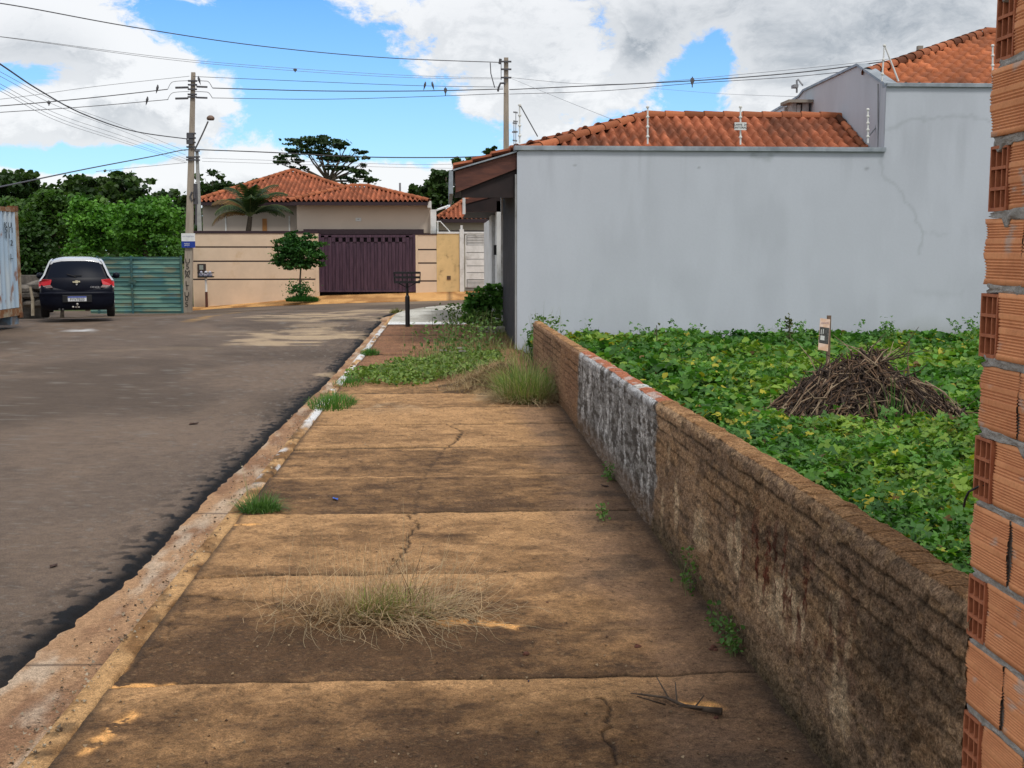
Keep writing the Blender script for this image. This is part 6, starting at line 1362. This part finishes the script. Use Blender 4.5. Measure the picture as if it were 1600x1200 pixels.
for k in range(260):        # taller leafy sprigs standing out of the creeper
    y = 3.2 + 16.5 * rs.rand(); x = 1.4 + rs.rand() * (.5 * y)
    if abs(x - PX) < 1.1 and abs(y - PY) < .9: continue
    n = rs.randint(14, 34); hgt = rs.uniform(.2, .5) + (.15 if y > 17.5 else 0); t = rs.rand(n, 1); ax_ = rs.normal(0, .12, 2)
    P = np.array([x, y, 0]) + np.concatenate([ax_[0] * t + rs.normal(0, .045, (n, 1)), ax_[1] * t + rs.normal(0, .045, (n, 1)), hgt * (.35 + .65 * t)], 1)
    V, Fc = leaves3(P, rs.uniform(.03, .06, n), rs, .2); c = palette(n, rs, (.05, .14, .025), (.13, .28, .05)); LV.append(V); LF.append(Fc + nb); LC.append(np.repeat(c, 18, 0)); nb += len(V)
# stems
X, Y = lot_pts(9000, 2.95, 19.9); n = len(X); V, Fc, m = blades(np.stack([X, Y, np.full(n, -.05)], 1), canopy(X, Y) * rs.uniform(.9, 1.7, n) + .04, rs.uniform(.1, .8, n), rs, .0035, seg=4)
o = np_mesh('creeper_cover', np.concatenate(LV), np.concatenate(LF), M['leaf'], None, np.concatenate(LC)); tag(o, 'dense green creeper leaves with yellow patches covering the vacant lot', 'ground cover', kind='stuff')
o = np_mesh('grass_cover', V, Fc, M['leaf'], None, np.repeat(palette(n, rs, (.05, .14, .02), (.16, .28, .05)), m, 0)); tag(o, 'grass stems growing up through the creeper of the vacant lot', 'grass', kind='stuff')
# brighter grass patch left of the pile
q = G(1190, 600, .2); tuft('grass_patch', 'grass patch', 'patch of fine bright grass left of the brush pile', (q.x, q.y, .0), 3200, .8, .36, (.03, .14, .02), (.1, .26, .04), 410, .5, .005, ry=1.5)
# taller plants against the grey wall
for i, (px, pt_, lb) in enumerate(((905, 528, 'feathery dark plant at the foot of the grey wall near the low wall'), (1012, 522, 'leafy plant rising above the creeper left of the bare stalk'), (1152, 516, 'pair of broad leaves standing above the creeper, bright top'), (1175, 520, 'dark drooping plant just right of the bright broad leaves'), (1200, 526, 'rounded plant left of the tall seed stalk'), (1262, 520, 'bushy plant just left of the paper label stake'), (1310, 528, 'bushy plant right of the paper label stake'), (1380, 526, 'plant topping the creeper behind the brush pile'), (1465, 522, 'dark leafy plant near the right end of the grey wall'), (1500, 524, 'dark leafy plant touching the brick wall edge'))):
    Y = 19.2; q = W(px, pt_, Y); rs = np.random.RandomState(420 + i); t = thing('wall_plant', (q.x, Y, -.05), lb, 'plant', 'plants along the foot of the grey wall'); n = 150
    h = q.z + .05; P = np.array([q.x, Y, 0]) + np.stack([rs.normal(0, .12, n), rs.normal(0, .1, n), -.05 + h * (.45 + .55 * rs.rand(n))], 1); leafobj('leaves', P, rs.uniform(.06, .12, n), rs, palette(n, rs, (.02, .08, .018), (.06, .18, .03)), t, .5, .4)
    mb = MB()
    for k in range(5): mb.tube([(q.x, Y, -.05), (q.x + rs.normal(0, .1), Y, -.05 + h * .9)], [.008, .004], 4)
    mb.build('stems', M['bark'], t)
for (px, y0_, y1_, lb, seedy) in ((1025, 508, 540, 'bare upright stalk against the grey wall', 0), (1232, 493, 545, 'tall seed-headed stalk against the grey wall left of the label', 1)):
    Y = 17.5; a, b = W(px, y1_ + 20, Y), W(px + 1, y0_, Y); t = thing('dry_stalk', a, lb, 'stalk'); mb = MB(); mb.tube([a, a.lerp(b, .5) + Vector((.01, 0, 0)), b], [.012, .009, .005], 6); mb.build('stem', M['bark'], t)
    rs = np.random.RandomState(440 + seedy); n = 60 if seedy else 8; k = rs.rand(n, 1); P = np.array(a) + (np.array(b) - np.array(a)) * (.45 + .55 * k) + rs.normal(size=(n, 3)) * .03; leafobj('seed_heads', P, .05, rs, palette(n, rs, (.06, .09, .03), (.14, .14, .06)), t)
# brush pile
pc_ = Vector((PX, PY - .35, 0)); bp = thing('brush_pile', (pc_.x, pc_.y, 0), 'heap of dry brown branches and roots in the green lot', 'brush pile')
rs = np.random.RandomState(450); cxp, cyp = pc_.x, pc_.y + .35
def pileh(dx): # silhouette height along x
    return np.interp(dx, [-.76, -.56, -.38, -.2, .0, .17, .27, .42, .66, .80], [.05, .25, .46, .6, .66, .72, .5, .36, .22, .05])
mbs = MB()
for i in range(1900):
    dx = rs.uniform(-.79, .85); q_ = rs.uniform(-1, .7); dy = .05 + q_ * .6; h = float(pileh(dx)) * .86 * (1 - q_ ** 2); z = .13 + h * (.93 + .5 * (float(fbm(np.array(dx * 4.), np.array(dy * 4.), 3, 9)) - .5)) + rs.uniform(-.02, .06); L = rs.uniform(.06, .42) * (1.5 if rs.rand() < .1 else 1)
    sl = (pileh(dx + .05) - pileh(dx - .05)) / .1; a = rs.normal(0, .9) + (0 if rs.rand() < .5 else 1.6); sy = float(pileh(dx)) * .86 * -2 * q_ / .6; d = Vector((math.cos(a), math.sin(a), float(sl) * math.cos(a) + sy * math.sin(a) + rs.normal(0, .38))).normalized()
    p = Vector((cxp + dx, cyp + dy, z)) - d * L * .5; mid_ = p + d * L * .5 + Vector(rs.normal(0, .02, 3)); mbs.mi = int(rs.choice(3, p=[.6, .27, .13])); r = rs.uniform(.003, .011) * (1.7 if rs.rand() < .08 else 1); mbs.tube([p, mid_, p + d * L], [r, r * .9, r * .4], 5)
for i in range(46):
    a0 = Vector((cxp + rs.uniform(-.6, .6), cyp + rs.uniform(-.5, .2), 0)); a0.z = .13 + float(pileh(a0.x - cxp)) * .8; an = rs.uniform(0, 6.28); L = rs.uniform(.2, .5); d = Vector((math.cos(an), math.sin(an) * .6, rs.uniform(-.1, .75))).normalized(); mbs.mi = int(rs.choice(3, p=[.4, .3, .3])); mbs.tube([a0, a0 + d * L * .5 + Vector(rs.normal(0, .03, 3)), a0 + d * L], [.006, .005, .002], 5)
for i in range(70):     # longer strands hanging over the front slopes
    s_ = 1 if i % 2 else -1; a0 = Vector((cxp + s_ * rs.uniform(.1, .55), cyp - .2 + rs.uniform(-.1, .2), .1 + rs.uniform(.25, .45))); b0 = a0 + Vector((s_ * rs.uniform(.15, .45), -rs.uniform(.1, .3), -rs.uniform(.2, .4))); mbs.mi = int(rs.choice(3)); mbs.tube([a0, a0.lerp(b0, .5) + Vector((0, 0, .06)), b0], [.007, .006, .003], 5)
mbs.build('branches', [pmat('dark_brush', (.06, .038, .028), (.03, .02, .016), 9, .9), pmat('brown_brush', (.17, .1, .06), (.09, .055, .035), 9, .9), pmat('pale_brush', (.32, .24, .16), (.2, .14, .09), 9, .9)], bp)
X, Q = np.meshgrid(np.linspace(-.85, .92, 50), np.linspace(-1, 1, 24), indexing='ij'); Hc = pileh(X) * .84 * (1 - Q ** 2) + .08 + (fbm(X * 9, Q * 5, 4, 5) - .5) * .12
grid_mesh('core', np.stack([cxp + X, cyp + .05 + Q * .6, Hc - .02], -1), pmat('pile_core', (.035, .022, .016), (.012, .009, .007), 14, .95, .02, 30), bp, None)
tuft('pile_grass', 'grass', 'green blades growing up in front of the brush pile', (cxp + .1, cyp - .5, .1), 90, .3, .42, (.05, .15, .03), (.14, .28, .07), 451, .45, .009, ry=.12)
# label on a stake
Ys = 12.4; a, b = W(1294, 590, Ys), W(1297, 493, Ys); t = thing('label_stake', (a.x, Ys, 0), 'wooden stake with a pink paper label, slightly tilted, behind the brush pile', 'stake')
mb = MB(); w_ = .014; mb.prism([a + Vector((-w_, 0, -.3)), a + Vector((w_, 0, -.3)), b + Vector((w_, 0, 0)), b + Vector((-w_ * 1.8, 0, 0))], (0, .03, 0)); mb.build('stake', pmat('stake_wood', (.2, .13, .09), (.12, .08, .06), 12), t)
A4 = [W(1281.5, 497, Ys - .01), W(1297, 499, Ys - .01), W(1293.5, 549, Ys - .01), W(1278, 546, Ys - .01)]
def inP(u_, v_): return A4[0].lerp(A4[1], u_).lerp(A4[3].lerp(A4[2], u_), v_)
def patch(u0, u1, v0_, v1_, dy): return [inP(u0, v0_) + Vector((0, dy, 0)), inP(u1, v0_) + Vector((0, dy, 0)), inP(u1, v1_) + Vector((0, dy, 0)), inP(u0, v1_) + Vector((0, dy, 0))]
mb = MB(); mb.prism(patch(0, 1, 0, 1, -.002), (0, -.002, 0)); pp = mb.build('paper_label', pmat('pink_paper', srgb(236, 212, 200), srgb(222, 180, 150), 12), t)
mb = MB(); mb.prism(patch(.03, .97, .27, .78, -.0045), (0, -.001, 0)); ph = mb.build('dark_picture', pmat('print_dark', (.03, .03, .03), (.12, .12, .12), 60), pp)
mb = MB(); mb.prism(patch(.14, .55, .54, .68, -.006), (0, -.001, 0)); mb.prism(patch(.15, .22, .35, .5, -.006), (0, -.001, 0)); mb.prism(patch(.35, .42, .33, .48, -.006), (0, -.001, 0)); mb.build('white_print', M['white'], ph)
text('label_writing', 'VENDE', .028, pmat('faint_ink', (.5, .35, .4)), pp, inP(.5, .14) + Vector((0, -.006, 0)), ROT_F, extrude=.0003)

# ------------------------------------------------------------------ small things on the footpath
mb = MB(); P = [G(x, y, .02) for x, y in ((1128, 1112), (1100, 1108), (1070, 1103), (1040, 1090), (1010, 1086), (985, 1083))]; mb.tube(P, [.014, .010, .007, .005, .004, .002], 7)
for (a, b) in (((1046, 1093), (1026, 1070)), ((1058, 1100), (1055, 1078)), ((1040, 1101), (995, 1100)), ((1085, 1106), (1100, 1098)), ((1100, 1108), (1060, 1116))):
    p, q = G(a[0], a[1], .02), G(b[0], b[1], .02); q.z += .03; mb.tube([p, q], [.004, .002], 5)
tag(mb.build('fallen_twig', pmat('twig', (.035, .022, .016), (.1, .075, .055), 20, .9), at=P[0], smooth=True), 'dry forked twig lying on the footpath at the lower right', 'twig')
rs = np.random.RandomState(500)
def lump(name, px, py, r, label, mat, cat='clod', group=None, flat=.6):
    q = G(px, py, r * .3); mb = MB(); n = 9
    prof = [(r * .5, -r * .4), (r, -r * .15), (r * .95, r * .2), (r * .45, r * flat)]; mb.lathe(q, prof, n)
    mb.v = [tuple(Vector(v) + Vector(rs.normal(0, r * .13, 3))) for v in mb.v]; tag(mb.build(name, mat, at=q), label, cat, group)
cl = pmat('red_clay', (.12, .04, .025), (.06, .025, .016), 40, .95, .004, 90)
lump('soil_clod', 1132, 1004, .028, 'largest reddish soil clod in the small group by the low wall', cl); lump('soil_clod', 1115, 1011, .014, 'small soil clod left of the largest one by the low wall', cl); lump('soil_clod', 1111, 1015, .011, 'smallest soil clod in the group by the low wall', cl)
lump('soil_clod', 1119, 1016, .012, 'soil clod just under the largest one by the low wall', cl); lump('soil_clod', 996, 1011, .016, 'lone reddish clod in the right half of the near slab', cl); lump('soil_clod', 822, 1022, .014, 'lone clod near the middle of the near slab', cl); lump('soil_clod', 1119, 1122, .01, 'tiny clod just below the thick end of the twig', cl)
lump('soil_clod', 855, 943, .012, 'small dark clod right of the dry weed bush', cl); lump('soil_clod', 1052, 949, .01, 'tiny clod on the smooth strip near the low wall', cl)
DL = pmat('dead_leaf', (.06, .03, .02), (.03, .016, .012), 30, .8)
def dleaf(px, py, s_, label, z=-.07, mat=None, name='fallen_leaf', cat='leaf'):
    q = G(px, py, z); mb = MB(); a = rs.uniform(0, 3); c, d = math.cos(a), math.sin(a)
    L = [(-1, 0, .05), (-.4, -.4, .25), (.5, -.35, .1), (1, 0, .3), (.4, .35, .2), (-.5, .4, .3)]; pts = [(q.x + s_ * (x * c - y * d), q.y + s_ * (x * d + y * c), q.z + s_ * z_) for x, y, z_ in L]
    mb.add(pts, [(0, 1, 2, 3), (0, 3, 4, 5)]); o = mb.build(name, mat or DL, at=q); so = o.modifiers.new('t', 'SOLIDIFY'); so.thickness = .002; tag(o, label, cat)
dleaf(303, 663, .06, 'curled dead leaf on the asphalt near the middle of the road'); dleaf(84, 885, .035, 'small dead leaf on the asphalt at the left'); dleaf(945, 760, .04, 'dark dead leaf at the foot of the grey wall patch', 0.01)
dleaf(524, 780, .035, 'scrap of blue plastic on the footpath', .012, pmat('blue_scrap', (.02, .1, .5), rough=.4), 'plastic_scrap', 'litter')
dleaf(826, 1064, .008, 'tiny dark blue pebble on the near slab', .008, pmat('dark_blue', (.02, .02, .06)), 'pebble', 'pebble')
# scattered grit
n = 500; X = rs.uniform(-1.28, 1.2, n); Y = 3.7 + rs.rand(n) ** 2 * 8; V, F_ = leaves(np.stack([X, Y, np.full(n, .006)], 1), rs.uniform(.004, .014, n), rs, .6, .6, .5); tag(np_mesh('grit', V, F_, M['dryleaf'], None, np.repeat(palette(n, rs, (.07, .04, .025), (.36, .27, .17)), 6, 0)), 'grit and bits of dry leaf scattered over the footpath', 'grit', kind='stuff')
n = 1300; Y = 3.6 + rs.rand(n) ** 1.6 * 12; X = -1.75 + .5 * rs.rand(n) ** .6 + rs.normal(0, .03, n); onk = X > -1.49; Z = np.where(onk, .012, -.092); ok = X < -1.36; X, Y, Z = X[ok], Y[ok], Z[ok]; n = len(X)
V, F_ = leaves(np.stack([X, Y, Z], 1), rs.uniform(.004, .016, n), rs, .5, .6, .5); tag(np_mesh('gutter_grit', V, F_, M['dryleaf'], None, np.repeat(palette(n, rs, (.08, .05, .03), (.42, .36, .27)), 6, 0)), 'grit and dry leaf bits washed along the gutter', 'grit', kind='stuff')
# little plants at the foot of the low wall
for i, (px, py, h, n, lb) in enumerate(((955, 752, .13, 90, 'small green weed at the foot of the grey wall patch'), (942, 812, .1, 50, 'flat wisp of weed on the path near the low wall'), (1158, 1018, .14, 120, 'green seedling at the foot of the low wall nearest the camera'), (1143, 985, .1, 50, 'thin seedling just beyond the nearest one at the wall foot'), (1118, 925, .22, 90, 'sparse trailing weed climbing the low wall foot'))):
    q = G(px, py); rs2 = np.random.RandomState(600 + i); t = thing('wall_weed', (q.x, q.y, 0), lb, 'weed'); P = np.array([min(q.x, 1.19), q.y, 0]) + np.stack([rs2.normal(0, .022, n), rs2.normal(0, .06, n), rs2.rand(n) * h], 1)
    leafobj('leaves', P, rs2.uniform(.01, .028, n), rs2, palette(n, rs2, (.06, .15, .03), (.16, .28, .08)), t, .1, .4); P = np.array([min(q.x, 1.19), q.y, 0]) + rs2.normal(size=(14, 3)) * np.array([.015, .04, 0]); V, F_, m = blades(P, h, .3, rs2, .0014); np_mesh('stems', V, F_, M['leaf'], t, np.repeat(palette(14, rs2, (.1, .15, .05), (.2, .22, .1)), m, 0))
# pale litter caught in the weeds
q = G(712, 553, .05); mb = MB()
for i in range(4): p = q + Vector((rs.normal(0, .10), rs.normal(0, .2), rs.rand() * .1)); mb.box(p.x - .07, p.x + .04, p.y - .03, p.y + .03, p.z, p.z + .02)
tag(mb.build('rubble_bits', M['concrete'], at=q), 'pale bits of rubble lying in the weeds of the footpath', 'rubble')
